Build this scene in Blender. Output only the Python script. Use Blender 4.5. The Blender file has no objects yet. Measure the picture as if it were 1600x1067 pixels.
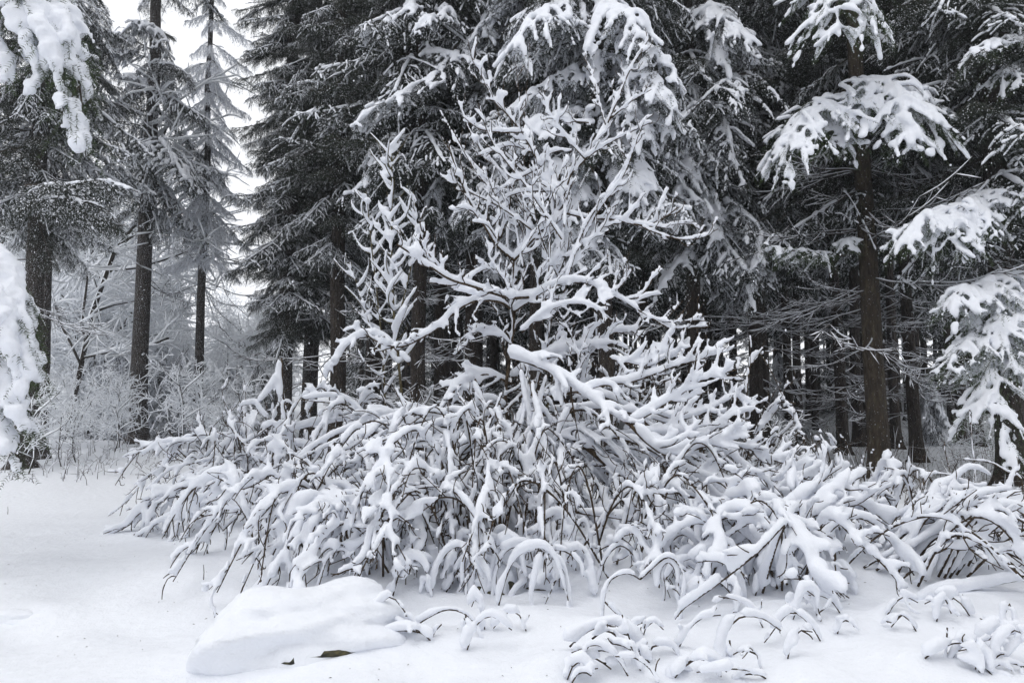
import bpy, math, random
import numpy as np
from mathutils import Vector, Matrix

S = bpy.context.scene
R = math.radians

# ------------------------------------------------------------------ camera
FPX = 1150.0
PITCH = R(4.5)
CAMZ = 1.55
cam = bpy.data.cameras.new("camera")
cam_o = bpy.data.objects.new("camera", cam)
S.collection.objects.link(cam_o)
S.camera = cam_o
cam_o.location = (0, 0, CAMZ)
cam_o.rotation_euler = (math.pi / 2 + PITCH, 0, 0)
cam.sensor_width = 36
cam.lens = 36 * FPX / 1600
cam.clip_start = 0.05
cam.clip_end = 600

# ------------------------------------------------------------------ world, overcast light
SUN_EL, SUN_AZ = R(64), R(215)
world = bpy.data.worlds.new("World")
S.world = world
world.use_nodes = True
nt = world.node_tree
nt.nodes.clear()
sky = nt.nodes.new("ShaderNodeTexSky")
sky.sky_type = 'NISHITA'
sky.sun_disc = False
sky.sun_elevation = SUN_EL
sky.sun_rotation = SUN_AZ
sky.air_density = 1.0
sky.dust_density = 6.0
hs = nt.nodes.new("ShaderNodeHueSaturation")
hs.inputs["Saturation"].default_value = 0.16
bg = nt.nodes.new("ShaderNodeBackground")
bg.inputs["Strength"].default_value = 0.15
wo = nt.nodes.new("ShaderNodeOutputWorld")
nt.links.new(sky.outputs[0], hs.inputs["Color"])
cl = nt.nodes.new("ShaderNodeMix")          # an even cloud cover over the clear sky
cl.data_type = 'RGBA'
cl.inputs["Factor"].default_value = 0.85
cl.inputs[7].default_value = (10.8, 11.0, 11.4, 1)
nt.links.new(hs.outputs[0], cl.inputs[6])
nt.links.new(cl.outputs[2], bg.inputs["Color"])
nt.links.new(bg.outputs[0], wo.inputs["Surface"])
sun = bpy.data.lights.new("sun", 'SUN')
sun.energy = 0.6
sun.angle = R(28)
sun.color = (1.0, 0.98, 0.95)
sun_o = bpy.data.objects.new("sun", sun)
S.collection.objects.link(sun_o)
sd = Vector((math.sin(SUN_AZ) * math.cos(SUN_EL), math.cos(SUN_AZ) * math.cos(SUN_EL), math.sin(SUN_EL)))
sun_o.rotation_euler = sd.to_track_quat('Z', 'Y').to_euler()
sun_o.location = (0, -5, 30)

S.view_settings.view_transform = 'Standard'
S.view_settings.look = 'None'
S.view_settings.gamma = 1
S.view_settings.exposure = -0.34
S.render.engine = 'CYCLES'
S.cycles.max_bounces = 8
S.cycles.diffuse_bounces = 7
S.cycles.glossy_bounces = 1
S.cycles.transparent_max_bounces = 4

# ------------------------------------------------------------------ small maths
def nrm(a):
    return a / np.maximum(np.linalg.norm(a, axis=-1, keepdims=True), 1e-9)

def ray(px, py):
    c, s = math.cos(PITCH), math.sin(PITCH)
    u, v = (px - 800) / FPX, (533.5 - py) / FPX
    return np.array([u, c - v * s, s + v * c])

def P(px, py, d):
    r = ray(px, py)
    return np.array([0, 0, CAMZ]) + r * (d / r[1])

_lat = np.random.RandomState(5).rand(256, 256)
def vn(x, y):
    x = np.asarray(x, float); y = np.asarray(y, float)
    xi = np.floor(x).astype(int); yi = np.floor(y).astype(int)
    fx = x - xi; fy = y - yi
    fx = fx * fx * (3 - 2 * fx); fy = fy * fy * (3 - 2 * fy)
    a = _lat[xi % 256, yi % 256]; b = _lat[(xi + 1) % 256, yi % 256]
    c = _lat[xi % 256, (yi + 1) % 256]; d = _lat[(xi + 1) % 256, (yi + 1) % 256]
    return (a * (1 - fx) + b * fx) * (1 - fy) + (c * (1 - fx) + d * fx) * fy

MOUNDS = [(-0.2, 8.0, 2.2, 1.2, 0.20), (2.7, 6.4, 1.1, 0.8, 0.22), (3.9, 6.9, 0.9, 0.7, 0.10), (-1.6, 7.0, 1.0, 0.8, 0.16),
          (-1.9, 9.0, 1.2, 0.9, 0.16), (0.9, 6.3, 0.45, 0.35, 0.12), (0.15, 5.2, 0.5, 0.35, 0.10), (0.75, 4.9, 0.35, 0.3, 0.10),
          (1.75, 5.0, 0.4, 0.4, 0.17), (2.6, 4.9, 0.5, 0.3, 0.08), (-3.8, 10.2, 1.2, 0.7, 0.12), (0.75, 4.45, 0.38, 0.22, 0.13), (2.3, 4.3, 0.3, 0.3, 0.10), (0.2, 4.35, 0.2, 0.3, 0.07), (1.6, 4.2, 0.25, 0.25, 0.07), (-1.34, 4.85, 0.62, 0.30, 0.13), (-0.95, 5.05, 0.4, 0.25, 0.06), (-0.4, 4.9, 0.3, 0.3, 0.06), (-3.0, 6.6, 1.5, 0.5, 0.08), (-1.9, 4.6, 0.9, 0.35, 0.05),
          (-0.9, 5.9, 0.8, 0.4, 0.05), (1.3, 6.9, 1.2, 0.6, 0.08), (3.3, 5.2, 0.6, 0.4, 0.08), (-2.6, 5.4, 1.6, 0.35, -0.05)]
def gz(x, y):
    x = np.asarray(x, float); y = np.asarray(y, float)
    r = np.hypot(x, y)
    z = 0.35 * (1 - np.exp(-np.maximum(y - 9, 0) / 12.0))
    s_ = np.clip((y - 24) / 46, 0, 1); z = z + 2.7 * s_ * s_ * (3 - 2 * s_)
    fade = np.exp(-r / 40)
    z = z + 0.34 * (vn(x / 4.2 + 3, y / 4.2 + 9) - 0.5)
    z = z + 0.075 * (vn(x / 1.1 + 40, y / 1.1) - 0.5) * (0.55 + 0.6 * np.clip((x + 1.0) / 2.5, 0, 1)) * fade
    z = z - 0.05 * np.clip(vn(x / 0.45 + 11, y / 0.62 + 3) - 0.78, 0, 1) * 4 * np.exp(-r / 12)
    z = z + 0.034 * (vn(x / 0.33, y / 0.33 + 30) - 0.5) * (0.35 + np.clip((x + .5) / 2, 0, 1)) * np.exp(-r / 14)
    z = z + 0.011 * (vn(x / 0.12, y / 0.10 + 60) - 0.5) * np.exp(-r / 7)
    # wind-packed steps of the open ground on the left
    w = (y + 0.55 * x) * 1.5 + 1.1 * vn(x / 2.0, y / 2.0)
    z = z + 0.045 * np.abs(((w % 1.0) - 0.5)) * np.clip((-0.3 - x) / 1.2, 0, 1) * np.exp(-r / 10)
    # the wood floor: rougher
    z = z + 0.12 * (vn(x / 0.7 + 7, y / 0.7) - 0.5) * np.clip((y - 10) / 3, 0, 1) * np.exp(-r / 30)
    for mx, my, sx, sy, h in MOUNDS:
        z = z + h * np.exp(-((x - mx) / sx) ** 2 - ((y - my) / sy) ** 2)
    return z
_rb = np.random.RandomState(12)
BUMPS = [(_rb.uniform(-.8, 4.6), _rb.uniform(3.8, 7.4), _rb.uniform(.05, .2), _rb.choice([-1, 1, 1]) * _rb.uniform(.012, .05)) for _ in range(110)] + \
        [(_rb.uniform(-5.5, -.8), _rb.uniform(4.2, 10), _rb.uniform(.08, .34), _rb.choice([-1, -1, 1]) * _rb.uniform(.015, .05)) for _ in range(70)]
_gz0 = gz
def gz(x, y):
    z = _gz0(x, y)
    x = np.asarray(x, float); y = np.asarray(y, float)
    if z.size > 50:
        for bx, by, s, h in BUMPS:
            m = (np.abs(x - bx) < 3 * s) & (np.abs(y - by) < 3 * s)
            if m.any(): z[m] += h * np.exp(-((x[m] - bx) ** 2 + ((y[m] - by) * 1.3) ** 2) / s ** 2)
        return z
    for bx, by, s, h in BUMPS:
        z = z + h * np.exp(-((x - bx) ** 2 + ((y - by) * 1.3) ** 2) / s ** 2)
    return z
_g0 = float(gz(0.0, 0.0))
_gz = gz
def gz(x, y):
    return _gz(x, y) - _g0

def G(px, py):
    """the point of the ground seen at a pixel of the photograph"""
    lo, hi = 1.5, 60.0
    d = 2.0
    while d < 80:
        p = P(px, py, d)
        if p[2] < gz(p[0], p[1]):
            break
        d += 0.1
    lo, hi = d - 0.1, d
    for _ in range(12):
        m = (lo + hi) / 2
        p = P(px, py, m)
        if p[2] < gz(p[0], p[1]): hi = m
        else: lo = m
    return P(px, py, hi)

# ------------------------------------------------------------------ mesh buffer
class MB:
    def __init__(s): s.V = []; s.T = []; s.Q = []; s.n = 0
    def add(s, V, T=None, Q=None, m=0):
        V = np.asarray(V, float).reshape(-1, 3)
        if T is not None and len(T): s.T.append((np.asarray(T, int) + s.n, m))
        if Q is not None and len(Q): s.Q.append((np.asarray(Q, int) + s.n, m))
        s.V.append(V); s.n += len(V)
    def mesh(s, name, mats, smooth=True):
        V = np.concatenate(s.V) if s.V else np.zeros((0, 3))
        me = bpy.data.meshes.new(name)
        loops = []; cnt = []; mi = []
        for A, m in s.T:
            loops.append(A.ravel()); cnt.append(np.full(len(A), 3)); mi.append(np.full(len(A), m))
        for A, m in s.Q:
            loops.append(A.ravel()); cnt.append(np.full(len(A), 4)); mi.append(np.full(len(A), m))
        me.vertices.add(len(V)); me.vertices.foreach_set("co", V.astype(np.float32).ravel())
        if loops:
            L = np.concatenate(loops).astype(np.int32); C = np.concatenate(cnt).astype(np.int32); M = np.concatenate(mi).astype(np.int32)
            me.loops.add(len(L)); me.loops.foreach_set("vertex_index", L)
            me.polygons.add(len(C))
            st = np.zeros(len(C), np.int32); st[1:] = np.cumsum(C)[:-1]
            me.polygons.foreach_set("loop_start", st)
            me.polygons.foreach_set("material_index", M)
            me.polygons.foreach_set("use_smooth", np.full(len(C), smooth))
        for m in mats: me.materials.append(m)
        me.update(calc_edges=True)
        return me

def link(name, me, parent=None, kind=None):
    o = bpy.data.objects.new(name, me)
    S.collection.objects.link(o)
    if parent is not None: o.parent = parent
    if kind: o["kind"] = kind
    return o

def thing(name, label, cat, loc=(0, 0, 0), group=None, rz=0):
    o = bpy.data.objects.new(name, None)
    S.collection.objects.link(o)
    o.location = [float(v) for v in loc]; o.rotation_euler = (0, 0, rz)
    o.empty_display_size = 0.2
    o["label"] = label; o["category"] = cat
    if group: o["group"] = group
    return o

def tag(o, label, cat, group=None):
    o["label"] = label; o["category"] = cat
    if group: o["group"] = group
    return o

# ------------------------------------------------------------------ curves and tubes
def spline(pts, step):
    p = np.asarray(pts, float)
    if len(p) < 3:
        n = max(2, int(np.linalg.norm(p[-1] - p[0]) / step) + 1)
        t = np.linspace(0, 1, n)[:, None]
        return p[0] * (1 - t) + p[-1] * t
    q = np.vstack([2 * p[0] - p[1], p, 2 * p[-1] - p[-2]])
    out = []
    for i in range(1, len(q) - 2):
        a, b, c, d = q[i - 1], q[i], q[i + 1], q[i + 2]
        n = max(1, int(round(np.linalg.norm(c - b) / step)))
        t = (np.arange(n) / n)[:, None]
        out.append(0.5 * ((2 * b) + (c - a) * t + (2 * a - 5 * b + 4 * c - d) * t * t + (3 * b - a - 3 * c + d) * t ** 3))
    out.append(p[-1:])
    return np.vstack(out)

def tang(p):
    return nrm(np.gradient(p, axis=0)) if len(p) > 1 else np.array([[0, 0, 1.0]])

def rings(mb, C, N, B, a, b, sides, m=0):
    n = len(C)
    th = np.arange(sides) / sides * 2 * math.pi
    ct, st = np.cos(th), np.sin(th)
    V = C[:, None, :] + N[:, None, :] * (a[:, None] * ct)[:, :, None] + B[:, None, :] * (b[:, None] * st)[:, :, None]
    V = V.reshape(-1, 3)
    i = np.arange(n - 1)[:, None] * sides; k = np.arange(sides)[None, :]
    k2 = (k + 1) % sides
    Q = np.stack([i + k, i + k2, i + sides + k2, i + sides + k], -1).reshape(-1, 4)
    c0, c1 = n * sides, n * sides + 1
    k = np.arange(sides)
    T = np.vstack([np.stack([np.full(sides, c0), (k + 1) % sides, k], -1),
                   np.stack([np.full(sides, c1), (n - 1) * sides + k, (n - 1) * sides + (k + 1) % sides], -1)])
    V = np.vstack([V, C[:1], C[-1:]])
    mb.add(V, T, Q, m)

REF = np.array([0.13, 0.21, 0.97])
def tube(mb, p, r0, r1, sides=5, m=0, powr=1.0):
    T = tang(p)
    ref = REF if abs(np.mean(T[:, 2])) < 0.75 else np.array([0.9, 0.4, 0.1])
    N = ref - (T @ ref)[:, None] * T; N = nrm(N); B = np.cross(T, N)
    s = np.linspace(0, 1, len(p)) ** powr
    r = r0 + (r1 - r0) * s
    rings(mb, p, N, B, r, r, sides, m)

WIND = np.array([-0.30, -0.30, 1.0])
def snow_tube(mb, p, t, r, rng, sides=6, phi=None, width=0.86, lump=0.35, m=0, taper=0.75, gaps=0.0):
    """snow lying along a branch: p centre line, t snow depth, r branch radius"""
    if gaps and len(p) > 5:
        i = 0
        while i < len(p) - 2:
            k = rng.randint(3, max(4, int(len(p) * (1.1 - gaps))) + 1)
            snow_tube(mb, p[i:i + k], t * rng.uniform(.75, 1.15), r, rng, sides, phi, width, lump, m, 1 - (1 - taper) * k / len(p))
            i += k - 1 + (rng.randint(1, 3) if rng.rand() < gaps * 1.5 else 0)
        return
    if len(p) < 2: return
    T = tang(p)
    N = WIND - (T @ WIND)[:, None] * T
    hor = np.linalg.norm(N, axis=1)
    N = nrm(N + 1e-4); B = np.cross(T, N)
    if phi is None: phi = rng.uniform(-0.5, 0.5)
    N2 = N * math.cos(phi) + B * math.sin(phi); B = np.cross(T, N2); N = N2
    seg = np.linalg.norm(np.diff(p, axis=0), axis=1); d = np.concatenate([[0], np.cumsum(seg)]); L = d[-1]
    tt = t * (0.55 + 0.45 * np.clip(hor, 0, 1.1))
    k = rng.rand() * 50
    tt = tt * (1 - lump * 0.5 + lump * vn(d / (t * 2.2 + .02) + k, np.full_like(d, k)) * 1.6)
    tt = tt * (0.93 + 0.16 * vn(d / (t * .8 + .01) - k, np.full_like(d, k + 9)))
    tt = tt * (1 - (1 - taper) * d / max(L, 1e-6))
    e = np.minimum(d, L - d) / (t * 0.7)
    cap = np.sqrt(np.clip(1 - (1 - np.clip(e, 0, 1)) ** 2, 0.02, 1))
    a = tt * 0.5 * cap; b = tt * 0.5 * width * cap
    C = p + N * (tt * 0.5 - 0.15 * r - 0.05 * tt)[:, None]
    rings(mb, C, N, B, a, b, sides, m)

def blob(mb, c, r, rng, m=0):
    ph = np.linspace(0, math.pi, 5)[1:-1]
    s = 7
    C = np.array([[c[0], c[1], c[2] + r * 0.8 * math.cos(q)] for q in ph])
    rr = np.array([r * math.sin(q) for q in ph])
    N = np.tile([1.0, 0, 0], (3, 1)); B = np.tile([0, 1.0, 0], (3, 1))
    th = np.arange(s) / s * 2 * math.pi + rng.rand()
    V = (C[:, None, :] + np.stack([np.cos(th), np.sin(th), 0 * th], -1)[None] * rr[:, None, None]).reshape(-1, 3)
    V = np.vstack([V, [[c[0], c[1], c[2] + r * .8]], [[c[0], c[1], c[2] - r * .8]]])
    Q = []; T = []
    for i in range(2):
        for k in range(s):
            k2 = (k + 1) % s; Q.append((i * s + k, (i + 1) * s + k, (i + 1) * s + k2, i * s + k2))
    for k in range(s):
        k2 = (k + 1) % s; T.append((3 * s, k, k2)); T.append((3 * s + 1, 2 * s + k2, 2 * s + k))
    mb.add(V, T, Q, m)

NTRI = [0]
WORK = []
def remesh(mb, name, voxel, mat, smooth_it=2, rough=0.0):
    me = mb.mesh("tmp", [mat])
    if not WORK: WORK.append(bpy.data.scenes.new("work"))
    ws = WORK[0]
    o = bpy.data.objects.new("tmp", me); ws.collection.objects.link(o)
    md = o.modifiers.new("r", 'REMESH'); md.mode = 'VOXEL'; md.voxel_size = voxel; md.use_smooth_shade = True
    if smooth_it:
        sm = o.modifiers.new("s", 'SMOOTH'); sm.factor = 0.5; sm.iterations = smooth_it
    vl = ws.view_layers[0]; vl.update(); dg = vl.depsgraph
    out = bpy.data.meshes.new_from_object(o.evaluated_get(dg))
    out.name = name
    bpy.data.objects.remove(o); bpy.data.meshes.remove(me)
    n = len(out.vertices)
    if rough and n:
        co = np.empty(n * 3, np.float32); out.vertices.foreach_get("co", co); co = co.reshape(-1, 3)
        no = np.empty(n * 3, np.float32); out.vertex_normals.foreach_get("vector", no); no = no.reshape(-1, 3)
        s = 13.0
        f = vn(co[:, 0] * s + co[:, 2] * s * .7, co[:, 1] * s + co[:, 2] * s * .6) - 0.5
        s = 34.0
        f = f + 0.5 * (vn(co[:, 0] * s - co[:, 2] * s * .6, co[:, 1] * s + co[:, 2] * s * .8) - 0.5)
        co += no * (f * rough)[:, None]
        out.vertices.foreach_set("co", co.ravel()); out.update()
    if not out.materials: out.materials.append(mat)
    out.polygons.foreach_set("use_smooth", np.full(len(out.polygons), True))
    NTRI[0] += 2 * len(out.polygons)
    return out

# ------------------------------------------------------------------ materials
def newmat(name):
    m = bpy.data.materials.new(name); m.use_nodes = True
    nt = m.node_tree; b = nt.nodes["Principled BSDF"]
    return m, nt, b
def N_(nt, t, **kw):
    n = nt.nodes.new(t)
    for k, v in kw.items():
        if k in n.inputs: n.inputs[k].default_value = v
        else: setattr(n, k, v)
    return n
def ramp(nt, fac, stops):
    r = nt.nodes.new("ShaderNodeValToRGB")
    els = r.color_ramp.elements
    while len(els) < len(stops): els.new(0.5)
    for e, (p, c) in zip(els, stops):
        e.position = p; e.color = (c[0], c[1], c[2], 1)
    nt.links.new(fac, r.inputs[0])
    return r.outputs[0]

def snow_material(name, col, bump=0.25, scale=60.0, coords="Object"):
    m, nt, b = newmat(name)
    tc = N_(nt, "ShaderNodeTexCoord")
    n1 = N_(nt, "ShaderNodeTexNoise", Scale=scale, Detail=4.0)
    n2 = N_(nt, "ShaderNodeTexNoise", Scale=scale * 0.16, Detail=3.0)
    for n in (n1, n2): nt.links.new(tc.outputs[coords], n.inputs["Vector"])
    ad = N_(nt, "ShaderNodeMath", operation='MULTIPLY_ADD')
    ad.inputs[1].default_value = 0.25
    nt.links.new(n1.outputs[0], ad.inputs[0]); nt.links.new(n2.outputs[0], ad.inputs[2])
    bp = N_(nt, "ShaderNodeBump", Strength=bump, Distance=0.02)
    nt.links.new(ad.outputs[0], bp.inputs["Height"]); nt.links.new(bp.outputs[0], b.inputs["Normal"])
    nt.links.new(ramp(nt, n2.outputs[0], [(0.3, [c * 0.965 for c in col]), (0.7, col)]), b.inputs["Base Color"])
    b.inputs["Roughness"].default_value = 0.75
    b.inputs["Specular IOR Level"].default_value = 0.25
    return m
M_snow = snow_material("snow", (0.85, 0.87, 0.92), bump=0.5, scale=70)
M_ground = snow_material("ground_snow", (0.86, 0.88, 0.925), bump=0.8, scale=75.0)
M_frost = snow_material("frosted_snow", (0.90, 0.92, 0.95), bump=0.0)

def bark_material(name, c0, c1, c2, sc, snowy):
    m, nt, b = newmat(name)
    tc = N_(nt, "ShaderNodeTexCoord")
    mp = N_(nt, "ShaderNodeMapping"); mp.inputs["Scale"].default_value = (1, 1, 0.35)
    nt.links.new(tc.outputs["Object"], mp.inputs[0])
    n1 = N_(nt, "ShaderNodeTexNoise", Scale=sc, Detail=6.0, Roughness=0.65)
    vo = N_(nt, "ShaderNodeTexVoronoi", Scale=sc * 1.6)
    nt.links.new(mp.outputs[0], n1.inputs["Vector"]); nt.links.new(mp.outputs[0], vo.inputs["Vector"])
    col = ramp(nt, n1.outputs[0], [(0.3, c0), (0.55, c1), (0.75, c2)])
    if snowy > 0:
        n2 = N_(nt, "ShaderNodeTexNoise", Scale=sc * 4.5, Detail=3.0)
        nt.links.new(tc.outputs["Object"], n2.inputs["Vector"])
        msk = ramp(nt, n2.outputs[0], [(0.70 - snowy * 0.2, (0, 0, 0)), (0.75 - snowy * 0.2, (1, 1, 1))])
        mx = N_(nt, "ShaderNodeMix", data_type='RGBA')
        nt.links.new(msk, mx.inputs["Factor"]); nt.links.new(col, mx.inputs[6]); mx.inputs[7].default_value = (0.75, 0.77, 0.82, 1)
        col = mx.outputs[2]
    nt.links.new(col, b.inputs["Base Color"])
    b.inputs["Roughness"].default_value = 0.9
    bp = N_(nt, "ShaderNodeBump", Strength=1.0, Distance=0.05)
    nt.links.new(vo.outputs["Distance"], bp.inputs["Height"]); nt.links.new(bp.outputs[0], b.inputs["Normal"])
    return m
M_bark = bark_material("spruce_bark", (0.012, 0.009, 0.007), (0.032, 0.023, 0.017), (0.065, 0.055, 0.040), 14, 0.14)
M_bark_moss = bark_material("mossy_brown_bark", (0.020, 0.015, 0.010), (0.055, 0.040, 0.025), (0.12, 0.11, 0.065), 11, 0.12)
M_bark_snow = bark_material("snow_flecked_bark", (0.02, 0.017, 0.015), (0.045, 0.036, 0.03), (0.08, 0.07, 0.06), 14, 0.42)
M_twig = bark_material("twig_bark", (0.040, 0.026, 0.016), (0.085, 0.055, 0.030), (0.15, 0.11, 0.055), 30, 0.0)
M_wood = bark_material("dead_wood", (0.035, 0.028, 0.022), (0.06, 0.05, 0.04), (0.10, 0.085, 0.07), 20, 0.0)
M_green_bark = bark_material("young_bark", (0.06, 0.05, 0.02), (0.12, 0.10, 0.045), (0.16, 0.13, 0.07), 20, 0.15)

def needle_material(name, c0, c1):
    m, nt, b = newmat(name)
    tc = N_(nt, "ShaderNodeTexCoord")
    n1 = N_(nt, "ShaderNodeTexNoise", Scale=7.0, Detail=3.0)
    nt.links.new(tc.outputs["Object"], n1.inputs["Vector"])
    nt.links.new(ramp(nt, n1.outputs[0], [(0.35, c0), (0.65, c1)]), b.inputs["Base Color"])
    b.inputs["Roughness"].default_value = 0.6
    b.inputs["Specular IOR Level"].default_value = 0.3
    return m
M_needle = needle_material("spruce_needles", (0.010, 0.016, 0.010), (0.026, 0.035, 0.021))
M_needle_g = needle_material("fresh_green_needles", (0.030, 0.048, 0.018), (0.062, 0.092, 0.034))
M_moss, _nt, _b = newmat("mossy_stone")
_n = N_(_nt, "ShaderNodeTexNoise", Scale=18.0, Detail=5.0)
_nt.links.new(ramp(_nt, _n.outputs[0], [(0.35, (0.02, 0.02, 0.016)), (0.55, (0.06, 0.055, 0.03)), (0.7, (0.12, 0.10, 0.045))]), _b.inputs["Base Color"])
_b.inputs["Roughness"].default_value = 0.95
# ------------------------------------------------------------------ ground
def build_ground():
    def axis(n, near, far, lo, hi):
        u = np.linspace(-1, 1, n)
        k = 4.2
        v = np.sinh(u * k) / math.sinh(k)
        return v * far
    nx, ny = 350, 320
    k = 6.2
    xs = np.sinh(np.linspace(-1, 1, nx) * k) / math.sinh(k) * 160
    u = np.linspace(-1, 1, ny)
    ys = 6.2 + np.sinh(u * k) / math.sinh(k) * 160
    X, Y = np.meshgrid(xs, ys, indexing='ij')
    Z = gz(X, Y)
    V = np.stack([X, Y, Z], -1).reshape(-1, 3)
    i = np.arange(nx - 1)[:, None] * ny; j = np.arange(ny - 1)[None, :]
    Q = np.stack([i + j, i + ny + j, i + ny + j + 1, i + j + 1], -1).reshape(-1, 4)
    mb = MB(); mb.add(V, None, Q)
    g = link("snow_ground", mb.mesh("snow_ground", [M_ground]), kind="structure")
    return g
build_ground()

# ------------------------------------------------------------------ spruce boughs
def needles(mb, lines, rng, step, ln, w, per, m, fwd=0.55):
    Ps = []; Ts = []
    for l in lines:
        q = spline(l, step)
        if len(q) < 2: continue
        Ps.append(q); Ts.append(tang(q))
    if not Ps: return None, None
    Pn = np.vstack(Ps); Tn = np.vstack(Ts)
    for k in range(per):
        n = len(Pn)
        r = nrm(rng.normal(size=(n, 3)))
        r[:, 2] *= 0.8
        d = nrm(r - (np.sum(r * Tn, 1))[:, None] * Tn)
        L = ln * rng.uniform(0.6, 1.2, (n, 1))
        v = nrm(Tn * fwd + d) * L
        s = nrm(np.cross(v, rng.normal(size=(n, 3)))) * w * 0.5
        V = np.stack([Pn - s, Pn + s, Pn + v], 1).reshape(-1, 3)
        T = np.arange(n * 3).reshape(-1, 3)
        mb.add(V, T, None, m)
    return Pn, Tn

def dust(mb, Pn, Tn, rng, frac, size, m, lift=0.6):
    n = len(Pn); idx = np.nonzero(rng.rand(n) < frac)[0]
    if not len(idx): return
    p = Pn[idx] + np.array([0, 0, size * lift]) + rng.normal(size=(len(idx), 3)) * size * 0.35
    t = Tn[idx]; s = nrm(np.cross(t, [0.05, 0.1, 1.0]))
    L = size * rng.uniform(0.7, 1.6, (len(idx), 1)); W = size * rng.uniform(0.5, 0.9, (len(idx), 1))
    a = p + t * L; b = p - t * L; c = p + s * W; d = p - s * W; top = p + np.array([0, 0, 1]) * W * 0.7
    V = np.stack([a, c, b, d, top], 1).reshape(-1, 3)
    o = np.arange(len(idx))[:, None] * 5
    T = np.concatenate([o + np.array([[4, 0, 1]]), o + np.array([[4, 1, 2]]), o + np.array([[4, 2, 3]]), o + np.array([[4, 3, 0]])]) [:, ::-1]
    mb.add(V, T, None, m)

def bough_lines(ax, rng, nsec, wlat, sag, hang, side=None, ter=0.075):
    """skeleton of a spruce bough along the axis points ax: (axis, secondaries, tertiaries)"""
    A = spline(ax, 0.05); T = tang(A)
    L = np.sum(np.linalg.norm(np.diff(A, axis=0), axis=1))
    sec = []; te = []
    for i in range(nsec):
        s = 0.10 + 0.88 * (i + rng.rand() * 0.7) / nsec
        prof = min(1, s / 0.22) * (1 - s) ** 0.62 + 0.13
        for sg in (-1, 1):
            k = int(s * (len(A) - 1)); p = A[k]; t = T[k]
            lat = side if side is not None else nrm(np.cross(t, [0, 0, 1.0]))
            ln = wlat * L * prof * rng.uniform(0.55, 1.3)
            if ln < 0.06: continue
            an = rng.uniform(0.6, 1.2)
            d = t * math.cos(an) + sg * lat * math.sin(an) + rng.normal(size=3) * 0.16
            d = d / np.linalg.norm(d)
            n = 5
            u = np.linspace(0, 1, n)[:, None]
            wob = rng.normal(size=3) * 0.11 * ln; sg2 = sag * rng.uniform(.5, 1.5)
            l = p + d * ln * u + np.array([0, 0, -1.0]) * sg2 * ln * u ** 1.7 + t * rng.uniform(-.05, .3) * ln * u ** 2 + wob * np.sin(u * 4.5)
            sec.append(l)
            nt_ = max(1, int(ln / ter))
            for j in range(nt_):
                uu = (j + 0.6) / nt_
                q = p + d * ln * uu + np.array([0, 0, -1.0]) * sag * ln * uu ** 1.7 + t * 0.12 * ln * uu ** 2
                tt = d + np.array([0, 0, -1.7]) * sag * uu ** .7
                tt = tt / np.linalg.norm(tt)
                sd = np.cross(tt, [0, 0, 1.0]); sd /= max(np.linalg.norm(sd), 1e-3)
                for g in (-1, 1):
                    tl = (0.07 + 0.16 * (1 - uu)) * rng.uniform(0.6, 1.3) * (0.5 + L / 4)
                    dd = tt * 0.75 + sd * g * 0.65 + np.array([0, 0, -0.25])
                    te.append(np.array([q, q + dd * tl * .5, q + dd * tl + [0, 0, -0.25 * tl]]))
                if rng.rand() < hang[0]:
                    hl = hang[1] * rng.uniform(0.4, 1.15)
                    w = rng.normal(size=3) * 0.15; w[2] = 0
                    te.append(np.array([q, q + [0, 0, -hl * .5] + w * hl * .6, q + np.array([0, 0, -hl]) + w * hl]))
    return A, sec, te

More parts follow.
